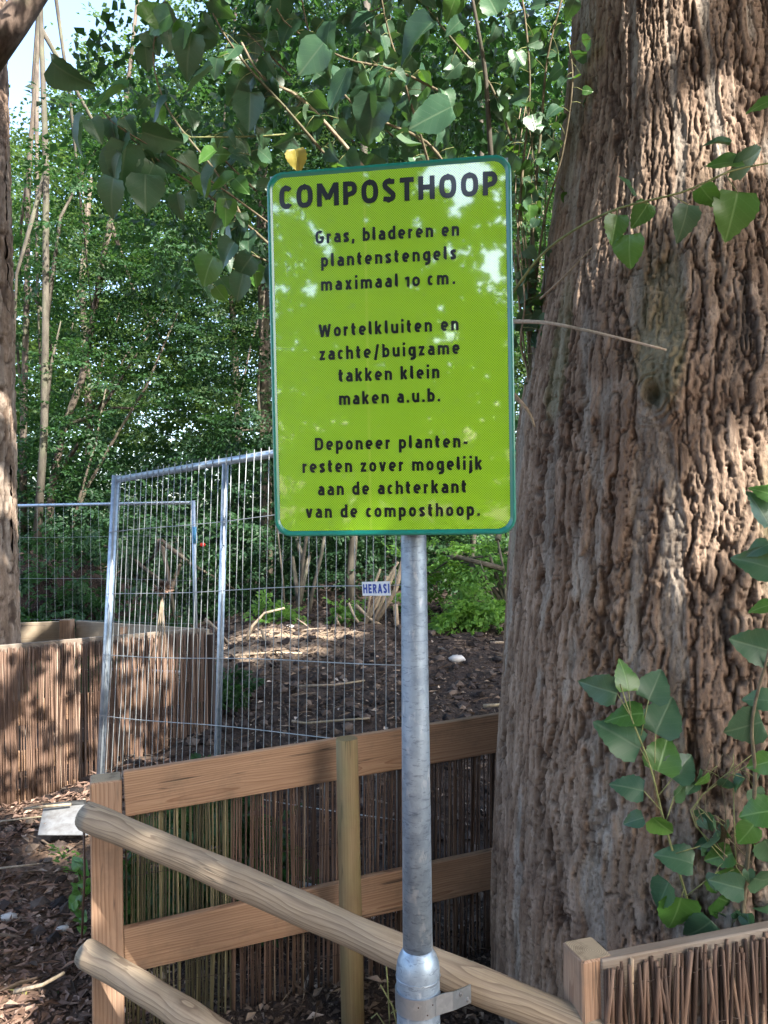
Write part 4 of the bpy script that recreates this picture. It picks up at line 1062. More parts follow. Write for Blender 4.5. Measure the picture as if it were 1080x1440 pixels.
def text_geo(txt, width, xh, pen=.118, track=.20, cap=False, **kw):
    """one line of lettering, width metres wide, x-height (cap height for capitals) xh; baseline and left edge at 0"""
    k = xh / (1.34 if cap else 1.0)
    ws = [glyph(c, pen)[0] for c in txt]; nat = sum(ws)
    tgt = width / k
    gs = 1.0
    tr = (tgt - nat) / max(1, len(txt) - 1) if len(txt) > 1 else 0
    if tr < track: gs = max(.6, (tgt - track * (len(txt) - 1)) / nat); tr = (tgt - nat * gs) / max(1, len(txt) - 1)
    if len(txt) == 1: gs = tgt / nat
    V = []; F = []; x = 0.0; zi = 0
    for ch in txt:
        w_, S = glyph(ch, pen)
        for st in S:
            st = [(x + a * gs, b) for a, b in st]; n = len(st); zi += 1; z = .00002 * (zi % 5)
            closed = n > 8 and math.dist(st[0], st[-1]) < 1e-3
            base = len(V)
            for i in range(n):
                p = st[i]
                a = st[i - 1] if i else (st[-2] if closed else st[0]); b = st[i + 1] if i < n - 1 else (st[1] if closed else st[-1])
                dx, dy = b[0] - a[0], b[1] - a[1]; l = math.hypot(dx, dy) or 1
                nx, ny = -dy / l, dx / l
                m_ = 1.0
                if 0 < i < n - 1:
                    d1 = math.atan2(p[1] - a[1], p[0] - a[0]); d2 = math.atan2(b[1] - p[1], b[0] - p[0]); m_ = 1 / max(.75, math.cos((d2 - d1) / 2))
                hh_ = pen * m_
                V.append((p[0] + nx * hh_, p[1] + ny * hh_, z)); V.append((p[0] - nx * hh_, p[1] - ny * hh_, z))
            for i in range(n - 1):
                q = base + 2 * i; F.append((q, q + 1, q + 3, q + 2))
        x += w_ * gs + tr
    V = np.array(V, float); V[:, 0] *= k; V[:, 1] *= k
    return V, F
def letter_obj(name, V, F, M, mat, parent, label=None):
    me = bpy.data.meshes.new(name); me.from_pydata([tuple(a) for a in V], [], F); me.materials.append(mat); me.update()
    o = bpy.data.objects.new(name, me); COL.objects.link(o); o.matrix_basis = M; place(o, parent)
    if label: o['label'] = label
    return o
v, f = text_geo('HERASI', wpl * .94, hpl * .66, .15, .14, cap=True)
Vt = np.stack([v[:, 0] - wpl * .46, -.0022 - v[:, 2], v[:, 1] - hpl * .33], -1)
letter_obj('lettering', Vt, f, Mp, M_blue, plate, 'blue HERAS lettering')

# far panel
fp2 = tag(empty('wire_fence_panel', tuple(P(272, 900, 6.3))), 'far wire fence panel behind the reed bin with a blue-taped post', 'fence panel', 'wire fence panels')
wire_panel(fp2, P(-60, 711, 6.7), P(272, 705, 6.0), P(-60, 935, 6.7), P(276, 950, 6.0), 26, [.2, .45, .7], [], .0155, .0009, 9)
mb = MB(); mb.tube([P(273.5, 741, 6.0), P(274.3, 764, 6.0)], .019, 12); mb.build('tape', M_bluepaint, fp2, smooth=True)
mb = MB(); mb.box((0, 0, 0), (.05, .03, .035), M=Matrix.Translation(P(285, 766, 7.2)), bev=.008); tag(mb.build('reflector', M_red), 'small red plastic reflector in the leaves right of the taped post', 'reflector')

# ------------------------------------------------------------------ reed mats
def reed_pts(p_top, p_bot, r, wob=.006, n=5):
    pts = []
    a = r.uniform(-1, 1) * wob; b = r.uniform(-1, 1) * wob; ph = r.uniform(0, 6)
    for k in range(n):
        f = k / (n - 1)
        pts.append(p_top.lerp(p_bot, f) + Vector((a * math.sin(f * 4 + ph), b * math.sin(f * 3 + ph), 0)))
    return pts
def reed_mat_stuff(name, TL_, TR_, BL_, BR_, n, rad, mat, parent, seed, gap=0.0, wob=.006, jag=.02, lean=.01):
    r = random.Random(seed); mb = MB(); axis = (TR_ - TL_).normalized()
    for i in range(n):
        if r.random() < gap: continue
        u = (i + r.uniform(.1, .9)) / n; u2 = u + r.gauss(0, lean)
        t = TL_.lerp(TR_, u) + Vector((0, r.uniform(-.004, .004), -r.uniform(0, jag)))
        b = BL_.lerp(BR_, u2)
        rr2 = rad * r.uniform(.6, 1.3)
        mb.tube(reed_pts(t, b, r, wob), [rr2, rr2, rr2, rr2 * 1.05, rr2 * 1.1], 5, tone=min(1, max(0, r.gauss(.5, .22))))
    o = mb.build(name, mat, parent, smooth=True); o['kind'] = 'stuff'
    return o
def board(root, name, p0, p1, h, t, mat, bev=.003, back=0.0, label=None):
    """board whose top front edge runs p0-p1"""
    M, L = frame(p0, p1)
    mb = MB(); mb.box((0, 0, 0), (L, t, h), bev=bev)
    M = M @ Matrix.Translation((0, t / 2 + back, -h / 2))
    o = mb.build(name, mat, root, M=M)
    if label: o['label'] = label
    return o
def post_sq(root, name, top, bottom_z, w_, d_, mat, bev=.004, yaw=0.0):
    """square post; local X runs up the grain"""
    top = Vector(top); h = top.z - bottom_z
    M = Matrix.Translation((top.x, top.y, (top.z + bottom_z) / 2)) @ Matrix.Rotation(yaw, 4, 'Z') @ Matrix.Rotation(R(-90), 4, 'Y')
    mb = MB(); mb.box((0, 0, 0), (h, d_, w_), bev=bev)
    o = mb.build(name, mat, root, M=M)
    me = o.data; me.materials.append(M_end)
    for p in me.polygons:
        if len(p.vertices) == 8: p.material_index = 1
    return o

# --- near board fence
nf = tag(empty('board_fence', (P(150, 1100, 2.25).x, P(150, 1100, 2.25).y, 0)), 'near board and reed fence of orange fir planks running behind the sign pole', 'fence')
dirf = (P(705, 1003, 2.66) - P(172, 1086, 2.24)).normalized(); yawf = math.atan2(dirf.y, dirf.x)
pt = P(149, 1093, 2.27)
post_sq(nf, 'post', pt, -.3, .088, .09, M_post, yaw=yawf)
for (yl, yr, nm) in ((1086, 1004, 'board'), (1307, 1191, 'board'), (1560, 1408, 'board')):
    a0 = P(173, yl, 2.235); a1 = P(760, yr - (1 if yl < 1500 else 2) * 9, 2.70)
    board(nf, nm, a0, a1, .131, .026, M_board)
# round post in front of the boards
rp = P(489, 1038, 2.34)
mb = MB(); hh = rp.z + .3
mb.tube([(-hh / 2, 0, 0), (0, 0.001, 0), (hh / 2 - .002, 0, 0), (hh / 2, 0, 0)], [.036, .0345, .033, .031], 24)
o = mb.build('round_post', M_roundpost, nf, smooth=True, M=Matrix.Translation((rp.x, rp.y, (rp.z - .3) / 2)) @ Matrix.Rotation(R(-90.3), 4, 'Y'))
nback = Vector((-dirf.y, dirf.x, 0)).normalized() * .036
def nfp(px, py, D): return P(px, py, D) + nback
for seg, (xa, xb, mat, n, da, db) in enumerate(((176, 330, M_reed_green, 58, 2.235, 2.36), (326, 470, M_reed_dark, 57, 2.355, 2.47), (470, 740, M_reed_dark, 106, 2.47, 2.69))):
    ta = 1100 - (xa - 176) * .155; tb = 1100 - (xb - 176) * .155
    reed_mat_stuff('reed_mat', nfp(xa, ta, da), nfp(xb, tb, db), Vector((*nfp(xa, 1440, da).xy, -.05)), Vector((*nfp(xb, 1440, db).xy, -.02)), n, .0026, mat, nf, 100 + seg, gap=.07, wob=.005)
for yy in (1150, 1240, 1400):
    mb = MB(); mb.tube([nfp(176, yy, 2.235) - nback * .12, nfp(450, yy - 45, 2.45) - nback * .12, nfp(740, yy - 92, 2.69) - nback * .12], .0008, 4); mb.build('binding_wire', M_dark, nf)
# a reed left over at the outer side of the post
mb = MB(); mb.tube([P(118, 1165, 2.3), P(119, 1230, 2.3), P(115, 1320, 2.3)], .0035, 6); mb.build('loose_reed', M_reed_dark, nf, smooth=True)

# --- round log rails
lf = tag(empty('log_rail_fence', tuple(P(125, 1400, 2.1))), 'two weathered round log rails slanting towards the camera', 'fence')
def log(name, p0, p1, r0_, r1_, seed):
    M, L = frame(p0, p1); r = random.Random(seed)
    mb = MB(); n = 40; pts = []; rad = []
    for i in range(n + 1):
        f = i / n; x = -L / 2 + L * f
        rr2 = r0_ + (r1_ - r0_) * f + .0012 * math.sin(f * 17 + seed) + .0008 * math.sin(f * 41)
        if i == 0:
            pts += [(x, 0, 0), (x + .0015, 0, 0)]; rad += [rr2 * .87, rr2 * .96]; x += .006
        pts.append((x, .0025 * math.sin(f * 5 + seed), .002 * math.sin(f * 7))); rad.append(rr2)
    mb.tube(pts, rad, 28)
    o = mb.build(name, M_log, lf, smooth=True, M=M)
    o.data.materials.append(M_end); o.data.polygons[len(o.data.polygons) - 2].material_index = 1
    return o
log('log_rail', P(118, 1147, 2.12), P(860, 1463, 1.60), .0375, .0385, 1)
log('log_rail', P(118, 1340, 2.12), P(640, 1660, 1.62), .0365, .038, 2)
# nails
for k, (a, b, D) in enumerate(((146, 1352, 2.05),)):
    pass

# --- right foreground reed screen
rf = tag(empty('reed_screen', tuple(P(820, 1500, 1.6))), 'foreground reed screen with square post at the lower right', 'fence')
d2 = (P(1080, 1302, 1.72) - P(845, 1350, 1.60)); d2.z = 0; yaw2 = math.atan2(d2.y, d2.x)
ptop = P(826, 1334, 1.645)
post_sq(rf, 'post', ptop, -.2, .075, .085, M_post, yaw=yaw2)
a0 = P(846, 1351, 1.60); a1 = P(1200, 1282, 1.78)
board(rf, 'top_board', a0, a1, .14, .030, M_old, bev=.003)
r = random.Random(3)
fwd = Vector((math.sin(yaw2), -math.cos(yaw2), 0))
nre = 92
for i in range(nre):
    u = (i + r.uniform(.15, .85)) / nre
    base_t = a0.lerp(a1, u) + fwd * r.uniform(.004, .012)
    drop = r.uniform(.004, .02) + (.018 if r.random() < .2 else 0)
    tl = r.gauss(0, .013)
    t = base_t + Vector((0, 0, -drop)); b = base_t + Vector((tl * 3, 0, -.62))
    rr2 = r.uniform(.0028, .0058)
    mb = MB(); mb.tube(reed_pts(t, b, r, .010, 7), [rr2 * .85, rr2, rr2, rr2 * 1.03, rr2 * 1.05, rr2 * 1.05, rr2 * 1.05], 7, tone=min(1, max(0, r.gauss(.48, .22))))
    mb.build('reed', M_reed_dark, rf, smooth=True)
for dz in (.052, .17):
    mb = MB(); mb.tube([a0.lerp(a1, u) + fwd * (.013 + .002 * math.sin(u * 120)) + Vector((0, 0, -dz + .002 * math.sin(u * 150))) for u in np.linspace(0, 1, 90)], .0009, 4)
    mb.build('binding_wire', M_dark, rf, smooth=True)

# --- far reed bin at the left
rb = tag(empty('compost_bin', tuple(P(150, 1130, 4.2))), 'far compost bin walled with sunlit reed matting and pale rails', 'compost bin')
BTL = P(-160, 925, 3.75); BTR = P(289, 886, 4.5)
BBL = Vector((BTL.x, BTL.y, .01)); BBR = Vector((BTR.x, BTR.y, .10))
reed_mat_stuff('reed_mat', BTL, BTR, BBL, BBR, 420, .0030, M_reed, rb, 120, wob=.008, jag=.03, lean=.004)
nb_ = Vector((BTR.y - BTL.y, -(BTR.x - BTL.x), 0)).normalized()
if nb_.y < 0: nb_ = -nb_
for z0, h in ((.0, .10), (.30, .13), (.56, .11), (.76, .10)):
    board(rb, 'board', BTL + nb_ * .012 + Vector((0, 0, -z0 + .012)), BTR + nb_ * .012 + Vector((0, 0, -z0 + .012)), h, .022, M_board if z0 else M_old)
cB = P(105, 872, 5.15)
board(rb, 'back_board', P(-120, 882, 5.15), P(103, 873, 5.15), .135, .025, M_pale)
board(rb, 'side_board', P(106, 873, 5.15), BTR + Vector((0, .03, .0)), .11, .025, M_pale)
post_sq(rb, 'post', P(94, 871, 5.10), -.1, .075, .075, M_post)
post_sq(rb, 'post', P(178, 880, 4.92), -.1, .07, .07, M_post)
post_sq(rb, 'post', BTR + Vector((.0, .06, -.03)), -.1, .07, .07, M_dark)
r = random.Random(9)
# reeds standing in bundles, right-hand return wall
reed_mat_stuff('reed_mat', BTR, P(300, 882, 5.0), BBR, P(304, 1060, 5.0), 26, .005, M_reed_dark, rb, 121)

# --- metal scoop
scp = tag(empty('dustpan', tuple(P(90, 1160, 3.75))), 'flat galvanised metal scoop lying against the far reed bin', 'scoop')
s0 = P(53, 1174, 3.42); s1 = P(124, 1174, 3.42); s2 = P(61, 1137, 3.56); s3 = P(122, 1131, 3.58)
upn = (s1 - s0).cross(s2 - s0).normalized()
mb = MB()
def quadbox(mb, a, b, c, d, t):
    V = [a, b, c, d, a - upn * t, b - upn * t, c - upn * t, d - upn * t]
    mb.add(V, [(0, 1, 2, 3), (7, 6, 5, 4), (0, 4, 5, 1), (1, 5, 6, 2), (2, 6, 7, 3), (3, 7, 4, 0)])
quadbox(mb, s0, s1, s3, s2, .004)
mb.build('blade', M_scoop, scp)
mb = MB(); quadbox(mb, s2 + upn * .03, s3 + upn * .03, s3 + upn * .002, s2 + upn * .002, .003); mb.build('back_lip', M_scoop, scp)
mb = MB(); mb.tube([P(33, 1138, 3.50), P(62, 1134, 3.53), P(100, 1131, 3.55)], .006, 8); mb.build('handle', M_deadtwig, scp, smooth=True)

# weeds by the square post
def big_leaf_mesh(name, mat, seed, lobe=0.0):
    r = random.Random(seed)
    rows = 15; cols = (-1, -.66, -.33, 0, .33, .66, 1); nc = len(cols); V = []; F = []; UV = []
    wid = r.uniform(.38, .52); tw = r.uniform(-.4, .4); cu = r.uniform(.0, .5); edge = r.uniform(.0, .55)
    for i in range(rows):
        v = i / (rows - 1)
        prof = math.sin(math.pi * min(1, v ** .60)) ** .72 * (1 - .30 * v ** 3) if 0 < v < 1 else 0.0
        w_ = wid * prof + .004; curl = -cu * v * v
        for s in cols:
            ser = (.018 if i % 2 else -.010) * (abs(s) == 1) + (r.uniform(-.012, .012) if abs(s) == 1 else 0)
            x = s * (w_ + (ser if 0 < i < rows - 1 else 0)); y = v - (.10 * abs(s) * (1 - v) ** 3 if i else 0)
            z = edge * abs(s) ** 1.3 * w_ + curl + .022 * math.sin(v * 11 + s * 3 + seed) * abs(s) + tw * s * w_ * v
            V.append((x, y, z)); UV.append((.5 + s * w_ * .9, v))
    for i in range(rows - 1):
        for j in range(nc - 1):
            a = i * nc + j; F.append((a, a + 1, a + nc + 1, a + nc))
    me = bpy.data.meshes.new(name); me.from_pydata(V, [], F); me.materials.append(mat)
    uvl = me.uv_layers.new(name='UVMap')
    for lp in me.loops: uvl.data[lp.index].uv = UV[lp.vertex_index]
    me.polygons.foreach_set('use_smooth', [True] * len(F)); me.update()
    return me
LM = [big_leaf_mesh('leaf', M_leaf, k) for k in range(6)] + [big_leaf_mesh('leaf', M_leaf_b, k + 6) for k in range(3)] + [big_leaf_mesh('leaf', M_leaf, k + 30) for k in range(8)]
LIDX = [0, 1, 2, 3, 4, 5, 9, 10, 11, 12, 13, 14, 15, 16, 0, 3, 9, 12, 6, 7, 8]
LMY = big_leaf_mesh('leaf', M_leaf_y, 20)

def put_leaf(parent, pos, ang, size, yaw=0.0, pitch=0.0, mesh=None, r=random):
    """leaf whose stalk end is at pos, tip pointing ang degrees (0 right, 90 up as seen from the camera), turned by yaw and pitch"""
    a = R(ang)
    tip = CR @ Vector((math.cos(a), math.sin(a), 0)); nrm = CR @ Vector((0, 0, 1))
    M3 = Matrix((tip.cross(nrm), tip, nrm)).transposed()
    M3 = M3 @ Matrix.Rotation(pitch, 3, 'X') @ Matrix.Rotation(yaw, 3, 'Y')
    M = M3.to_4x4() @ Matrix.Scale(size, 4); M.translation = pos
    o = bpy.data.objects.new('leaf', mesh or LM[r.choice(LIDX)]); COL.objects.link(o); o.matrix_basis = M
    place(o, parent)
    return o

weed = tag(empty('weed', tuple(P(112, 1300, 2.5))), 'broad-leaved green weed growing beside the square post', 'plant')
r = random.Random(12)
for k in range(18):
    y_ = 1215 + k * 5.5
    put_leaf(weed, P(r.uniform(108, 122), y_, 2.62), r.uniform(90, 270), r.uniform(.03, .055), r.uniform(-.6, .6), r.uniform(-.8, .2), LM[6 + k % 3])
mb = MB(); mb.tube([P(116, 1320, 2.64), P(114, 1260, 2.64), P(116, 1205, 2.64)], .003, 5); mb.build('stem', M_stem_g, weed, smooth=True)
for (a, b, an, sz, m_, lab) in ((18, 1350, 250, .035, LMY, 'small yellow green leaf on the path at the left edge'), (28, 1343, 285, .033, LMY, 'small yellow green leaf on the path beside its twin'), (72, 1352, 300, .035, LM[7], 'small pale green leaf lying on the path litter'),):
    p = P(a, b, 2.5)
    o = put_leaf(None, Vector((p.x, p.y, gh(p.x, p.y) + .02)), an, sz, .3, -.9, m_); o.name = 'fallen_leaf'; tag(o, lab, 'leaf', 'fallen leaves on the path')
o = put_leaf(None, P(424, 1375, 2.62), 268, .065, .3, -.2, LMY); o.name = 'hanging_leaf'; tag(o, 'yellow leaf showing through the near reed mat', 'leaf')
# pale slab behind the reed mat
mb = MB(); mb.box((0, 0, 0), (.62, .25, .03), bev=.006)
tag(mb.build('paving_slab', M_stone, M=Matrix.Translation(P(560, 1425, 2.85)) @ Matrix.Rotation(R(14), 4, 'Z') @ Matrix.Rotation(R(-6), 4, 'Y')), 'pale slab lying on the ground behind the near reed mat', 'slab')
# grass stalks in front of the mat beside the pole
gs = tag(empty('grass_tuft', tuple(P(545, 1440, 2.0))), 'few thin green grass stalks between round post and sign pole', 'grass')
for pts in ([(548, 1440), (545, 1380), (541, 1330)], [(560, 1450), (552, 1415), (535, 1385)], [(540, 1440), (530, 1425), (522, 1432)], [(566, 1440), (556, 1420), (550, 1425)]):
    mb = MB(); ptube(mb, pts, 2.2, 2.0, 5); mb.build('blade', M_stem_g, gs, smooth=True)

# ------------------------------------------------------------------ poplar shoots with large leaves
NSH = [0]
def shoot(pts, D, wpx, nleaf, size, seed, mat=M_twig, cone=(200, 330), spread=22, parent=poplar, leafmesh=None, name='shoot', w_end=.4, t0=.0):
    """a twig through photograph pixels (x, y[, depth]) with leaves on stalks"""
    r = random.Random(seed); n = len(pts)
    P3 = [P(p[0], p[1], p[2] if len(p) > 2 else D) for p in pts]
    # smooth the path
    Q = []
    for i in range(n - 1):
        for k in range(4):
            f = k / 4; p0 = P3[max(i - 1, 0)]; p1 = P3[i]; p2 = P3[i + 1]; p3 = P3[min(i + 2, n - 1)]
            Q.append(.5 * ((2 * p1) + (-p0 + p2) * f + (2 * p0 - 5 * p1 + 4 * p2 - p3) * f * f + (-p0 + 3 * p1 - 3 * p2 + p3) * f ** 3))
    Q.append(P3[-1])
    mb = MB(); rad = [wpx * D / FPX / 2 * (1 + (w_end - 1) * i / (len(Q) - 1)) for i in range(len(Q))]
    mb.tube(Q, rad, 6)
    sh_ = mb.build(name, mat, parent, smooth=True)
    st = MB()
    nleaf = int(nleaf * 2.0)
    for k in range(nleaf):
        f = t0 + (1 - t0) * (k + r.uniform(.2, .8)) / nleaf
        i = min(len(Q) - 2, int(f * (len(Q) - 1))); q = Q[i].lerp(Q[i + 1], f * (len(Q) - 1) - i)
        ang = r.uniform(*cone); sd_ = r.choice((-1, 1)); pa = r.uniform(-70, 60) if sd_ > 0 else r.uniform(120, 250)
        pl_ = r.uniform(.5, 1.3) * spread * D / FPX
        e = q + CR @ Vector((math.cos(R(pa)) * pl_, math.sin(R(pa)) * pl_, r.uniform(-.6, .9) * pl_))
        st.tube([q, (q + e) / 2 + Vector((0, 0, .004)), e], [.0011, .0009, .0009], 4)
        put_leaf(sh_, e, ang, size * r.uniform(.5, 1.0), r.gauss(0, .75), r.gauss(-.35, .5), leafmesh, r)
    if nleaf:
        o = st.build('leaf_stalk', M_stem_g, sh_, smooth=True); o['kind'] = 'stuff'
    return sh_, Q

# upper left fan (hanging in front of the wood, behind the sign)
shoot([(470, 440, 2.35), (380, 345, 2.25), (300, 280, 2.15), (215, 220, 2.05), (145, 158, 2.0)], 2.1, 5, 16, .085, 1)
shoot([(520, 290, 2.4), (470, 232, 2.3), (400, 150, 2.2), (345, 90, 2.15), (300, 20, 2.1), (290, -40, 2.1)], 2.2, 5, 12, .088, 2)
shoot([(560, 300, 2.4), (500, 222, 2.3), (425, 140, 2.25), (370, 110, 2.2), (340, 60, 2.2)], 2.25, 7, 10, .085, 3, mat=M_deadtwig)
shoot([(435, 187, 2.3), (350, 192, 2.25), (265, 193, 2.2)], 2.25, 3.5, 5, .07, 4, mat=M_stem_g)
shoot([(430, 420, 2.4), (380, 370, 2.3), (330, 360, 2.25), (285, 400, 2.2)], 2.3, 4, 10, .08, 5)
shoot([(620, 300, 2.5), (600, 220, 2.4), (570, 120, 2.3), (545, 40, 2.25), (530, -40, 2.2)], 2.35, 5, 12, .085, 6)
shoot([(700, 330, 2.5), (690, 215, 2.4), (683, 110, 2.35), (672, 40, 2.3), (655, -50, 2.3)], 2.4, 9, 7, .08, 7, mat=M_bark_pale)
shoot([(640, 260, 2.5), (600, 200, 2.5), (500, 150, 2.45), (440, 60, 2.4), (420, -30, 2.4)], 2.45, 5, 12, .085, 8)
shoot([(745, 470, 2.5), (748, 330, 2.45), (760, 190, 2.4), (770, 80, 2.35), (790, 0, 2.3)], 2.4, 6, 13, .075, 9, cone=(150, 380))
shoot([(735, 480, 2.5), (728, 360, 2.45), (735, 240, 2.4), (745, 130, 2.35), (740, 40, 2.3), (730, -30, 2.3)], 2.4, 5, 12, .075, 10, cone=(150, 380))
shoot([(750, 430, 2.48), (765, 310, 2.42), (790, 220, 2.36), (805, 120, 2.3), (800, 60, 2.3)], 2.4, 4, 9, .06, 11, cone=(170, 390))
shoot([(720, 200, 2.5), (690, 120, 2.5), (640, 60, 2.5), (600, 10, 2.5), (570, -40, 2.5)], 2.5, 4, 11, .08, 12)
shoot([(345, 315, 2.5), (310, 250, 2.5), (240, 160, 2.5), (215, 80, 2.5), (230, 10, 2.5), (240, -40, 2.5)], 2.5, 4, 10, .08, 13)
shoot([(640, 140, 2.2), (560, 100, 2.15), (480, 80, 2.1), (400, 30, 2.05), (380, -30, 2.0)], 2.1, 4, 9, .08, 14)
shoot([(742, 520, 2.5), (732, 480, 2.45), (738, 420, 2.42), (725, 340, 2.4)], 2.45, 4, 8, .06, 15, cone=(180, 400), mat=M_deadtwig)
for k in range(9):
    rr_ = random.Random(240 + k); x0 = rr_.uniform(170, 560); y0 = rr_.uniform(40, 380) if x0 < 360 else rr_.uniform(20, 180)
    dx = rr_.uniform(-90, 60); dy = rr_.uniform(-90, 70); dz = rr_.uniform(2.2, 2.9)
    shoot([(x0 + 60, y0 + 60, dz + .1), (x0, y0, dz), (x0 + dx * .6, y0 + dy * .5, dz - .05), (x0 + dx, y0 + dy, dz - .1)], dz, 3, 7, .085, 250 + k, cone=(180, 350))
for k in range(7):
    rr_ = random.Random(40 + k); x0 = 725 + rr_.uniform(0, 45)
    shoot([(745, 520 + rr_.uniform(-30, 60), 2.5), (x0, 400, 2.45), (x0 + rr_.uniform(-15, 15), 270, 2.42), (x0 + rr_.uniform(-10, 25), 150, 2.4)], 2.45, 2.6, 3, .05, 50 + k, mat=M_deadtwig if k % 2 else M_twig, cone=(150, 380))
# hand-set leaves of the fan
fan = [(138, 158, 20, 52, 350), (180, 148, 0, 0, 0)]
def setleaf(parent, x, y, ang, spx, D, yaw=0., pitch=-.2, mesh=None):
    return put_leaf(parent, P(x, y, D), ang, spx * D / FPX, yaw, pitch, mesh)
sh_fan, _ = shoot([(400, 330, 2.2), (290, 250, 2.1), (185, 190, 2.0), (150, 165, 1.98)], 2.1, 3, 0, .08, 99)
for (x, y, an, sp_, yw, fr) in ((72, 86, 320, 58, .9, 0), (178, 200, 255, 66, -.3, 0), (170, 215, 235, 58, .5, 0), (180, 122, 200, 66, 1.0, 0), (160, 250, 250, 54, .2, 0), (205, 245, 265, 52, -.2, 0),
                                (235, 138, 215, 44, .8, 0), (200, 185, 345, 56, .9, 0), (122, 165, 235, 52, .9, 0), (240, 20, 200, 44, .2, 0), (270, 45, 250, 60, .1, 0), (300, 95, 215, 58, .9, 0),
                                (352, 130, 265, 52, .1, 0), (465, 30, 250, 66, .9, 0), (455, 60, 225, 55, .3, 0), (530, 135, 255, 62, .1, 0), (610, 30, 215, 70, .6, 0), (635, 150, 200, 66, .5, 0),
                                (700, 20, 110, 50, -.2, 0), (490, 95, 240, 60, 1.0, 0), (515, 120, 260, 55, .7, 0), (415, 210, 280, 30, .0, 2), (330, 340, 230, 42, .3, 0), (355, 360, 225, 45, .0, 0),
                                (300, 360, 240, 46, .2, 0), (342, 385, 250, 40, .1, 0), (300, 235, 240, 46, .7, 0), (330, 250, 200, 40, .8, 0), (205, 30, 60, 48, .3, 1), (260, 30, 240, 48, .4, 1)):
    setleaf(sh_fan, x, y, an, sp_, 2.0, yw, -.25, LMY if fr == 2 else (LM[7] if fr == 1 else None))

# thin branch crossing the trunk
br, Q = shoot([(715, 420, 2.2), (760, 360, 2.05), (810, 322, 1.95), (870, 293, 1.85), (960, 270, 1.78), (1030, 240, 1.74), (1110, 225, 1.72)], 1.9, 4.5, 0, .08, 120, mat=M_stem_g)
for (x, y, an, sp_, yw, m_) in ((868, 302, 262, 42, .1, None), (912, 285, 240, 38, -.1, LM[7]), (885, 330, 270, 46, .7, None), (968, 288, 262, 50, 0, None), (1038, 270, 262, 66, .1, None), (985, 262, 310, 42, .9, LM[7]),
                                (1045, 228, 170, 48, .8, None), (1025, 205, 150, 34, .9, None), (1030, 232, 15, 60, 1.0, None), (890, 275, 110, 36, 1.0, None), (1090, 140, 190, 38, .6, LM[7])):
    setleaf(br, x, y, an, sp_, 1.84, yw, -.15, m_)
mb = MB()
for a, b in (((868, 294), (868, 304)), ((905, 285), (912, 287)), ((945, 275), (968, 288)), ((1020, 245), (1038, 272)), ((1000, 255), (1045, 228))):
    mb.tube([P(*a, 1.84), P(*b, 1.84)], .0012, 5)
mb.build('leaf_stalk', M_stem_g, br, smooth=True)
shoot([(722, 452, 2.1), (770, 454, 2.0), (840, 468, 1.9), (937, 492, 1.82)], 1.95, 7, 0, .05, 121, mat=M_paletwig, w_end=.45)
shoot([(760, 420, 2.15), (790, 392, 2.05), (832, 348, 1.98)], 2.0, 4, 0, .05, 122, mat=M_deadtwig)
shoot([(712, 545, 2.2), (740, 575, 2.15), (752, 600, 2.13)], 2.1, 8, 0, .05, 123, mat=M_deadtwig)

# shoots at the foot of the trunk, lower right
s1_, _ = shoot([(985, 1330, 1.86), (962, 1250, 1.84), (935, 1160, 1.82), (915, 1080, 1.80), (888, 1010, 1.78), (872, 962, 1.77)], 1.8, 4.5, 0, .07, 130, mat=M_stem_g)
for (x, y, an, sp_, yw, m_) in ((868, 975, 165, 54, .1, None), (884, 972, 95, 46, .2, LM[7]), (912, 985, 60, 52, -.3, None), (905, 1003, 185, 54, .9, LM[7]), (900, 1052, 150, 70, .3, None), (922, 1032, 60, 62, -.4, None),
                                (925, 1085, 65, 54, -.2, LM[6]), (945, 1095, 45, 48, -.5, None), (905, 1112, 170, 46, .5, None), (948, 1120, 30, 44, .6, None), (905, 1150, 200, 30, .7, None), (918, 1150, 320, 42, .6, LM[8]),
                                (958, 1262, 262, 62, .05, None), (1000, 1295, 230, 52, .2, None), (975, 1215, 160, 50, .8, None), (985, 1190, 20, 48, .9, None), (940, 1240, 250, 48, .9, None), (1010, 1225, 300, 52, .2, None),
                                (1010, 1262, 330, 60, .4, None), (1030, 1200, 200, 40, .5, None)):
    setleaf(s1_, x, y, an, sp_, 1.80, yw, -.2, m_)
mb = MB()
for a, b in (((888, 1010), (868, 975)), ((888, 1010), (884, 972)), ((900, 1040), (912, 985)), ((915, 1080), (900, 1052)), ((920, 1100), (922, 1032)), ((925, 1120), (945, 1095)), ((930, 1140), (905, 1112)), ((935, 1160), (948, 1120)), ((962, 1250), (958, 1262)), ((955, 1230), (975, 1215)), ((950, 1200), (985, 1190)), ((965, 1260), (1010, 1225))):
    mb.tube([P(*a, 1.81), P(*b, 1.80)], .0013, 5)
mb.build('leaf_stalk', M_stem_g, s1_, smooth=True)
s2_, _ = shoot([(1040, 1340, 1.80), (1050, 1220, 1.78), (1062, 1100, 1.74), (1058, 1010, 1.72), (1085, 900, 1.70), (1110, 760, 1.68)], 1.75, 7, 0, .07, 131, mat=M_twig)
for (x, y, an, sp_, yw, m_) in ((1085, 915, 165, 58, .1, None), (1090, 800, 160, 56, .2, None), (1082, 740, 110, 58, .4, None), (1085, 985, 175, 36, .5, None), (1072, 1015, 200, 54, .1, None), (1085, 1070, 200, 34, .4, LM[6]),
                                (1090, 1140, 190, 48, .8, None), (1088, 850, 190, 34, .9, LM[7]), (1082, 765, 200, 34, .8, None), (1060, 1160, 240, 40, .4, None), (1075, 1180, 300, 48, .3, None), (1046, 1250, 170, 46, .3, None), (1060, 1235, 340, 50, .4, None), (1095, 700, 150, 40, .4, LM[7])):
    setleaf(s2_, x, y, an, sp_, 1.72, yw, -.2, m_)
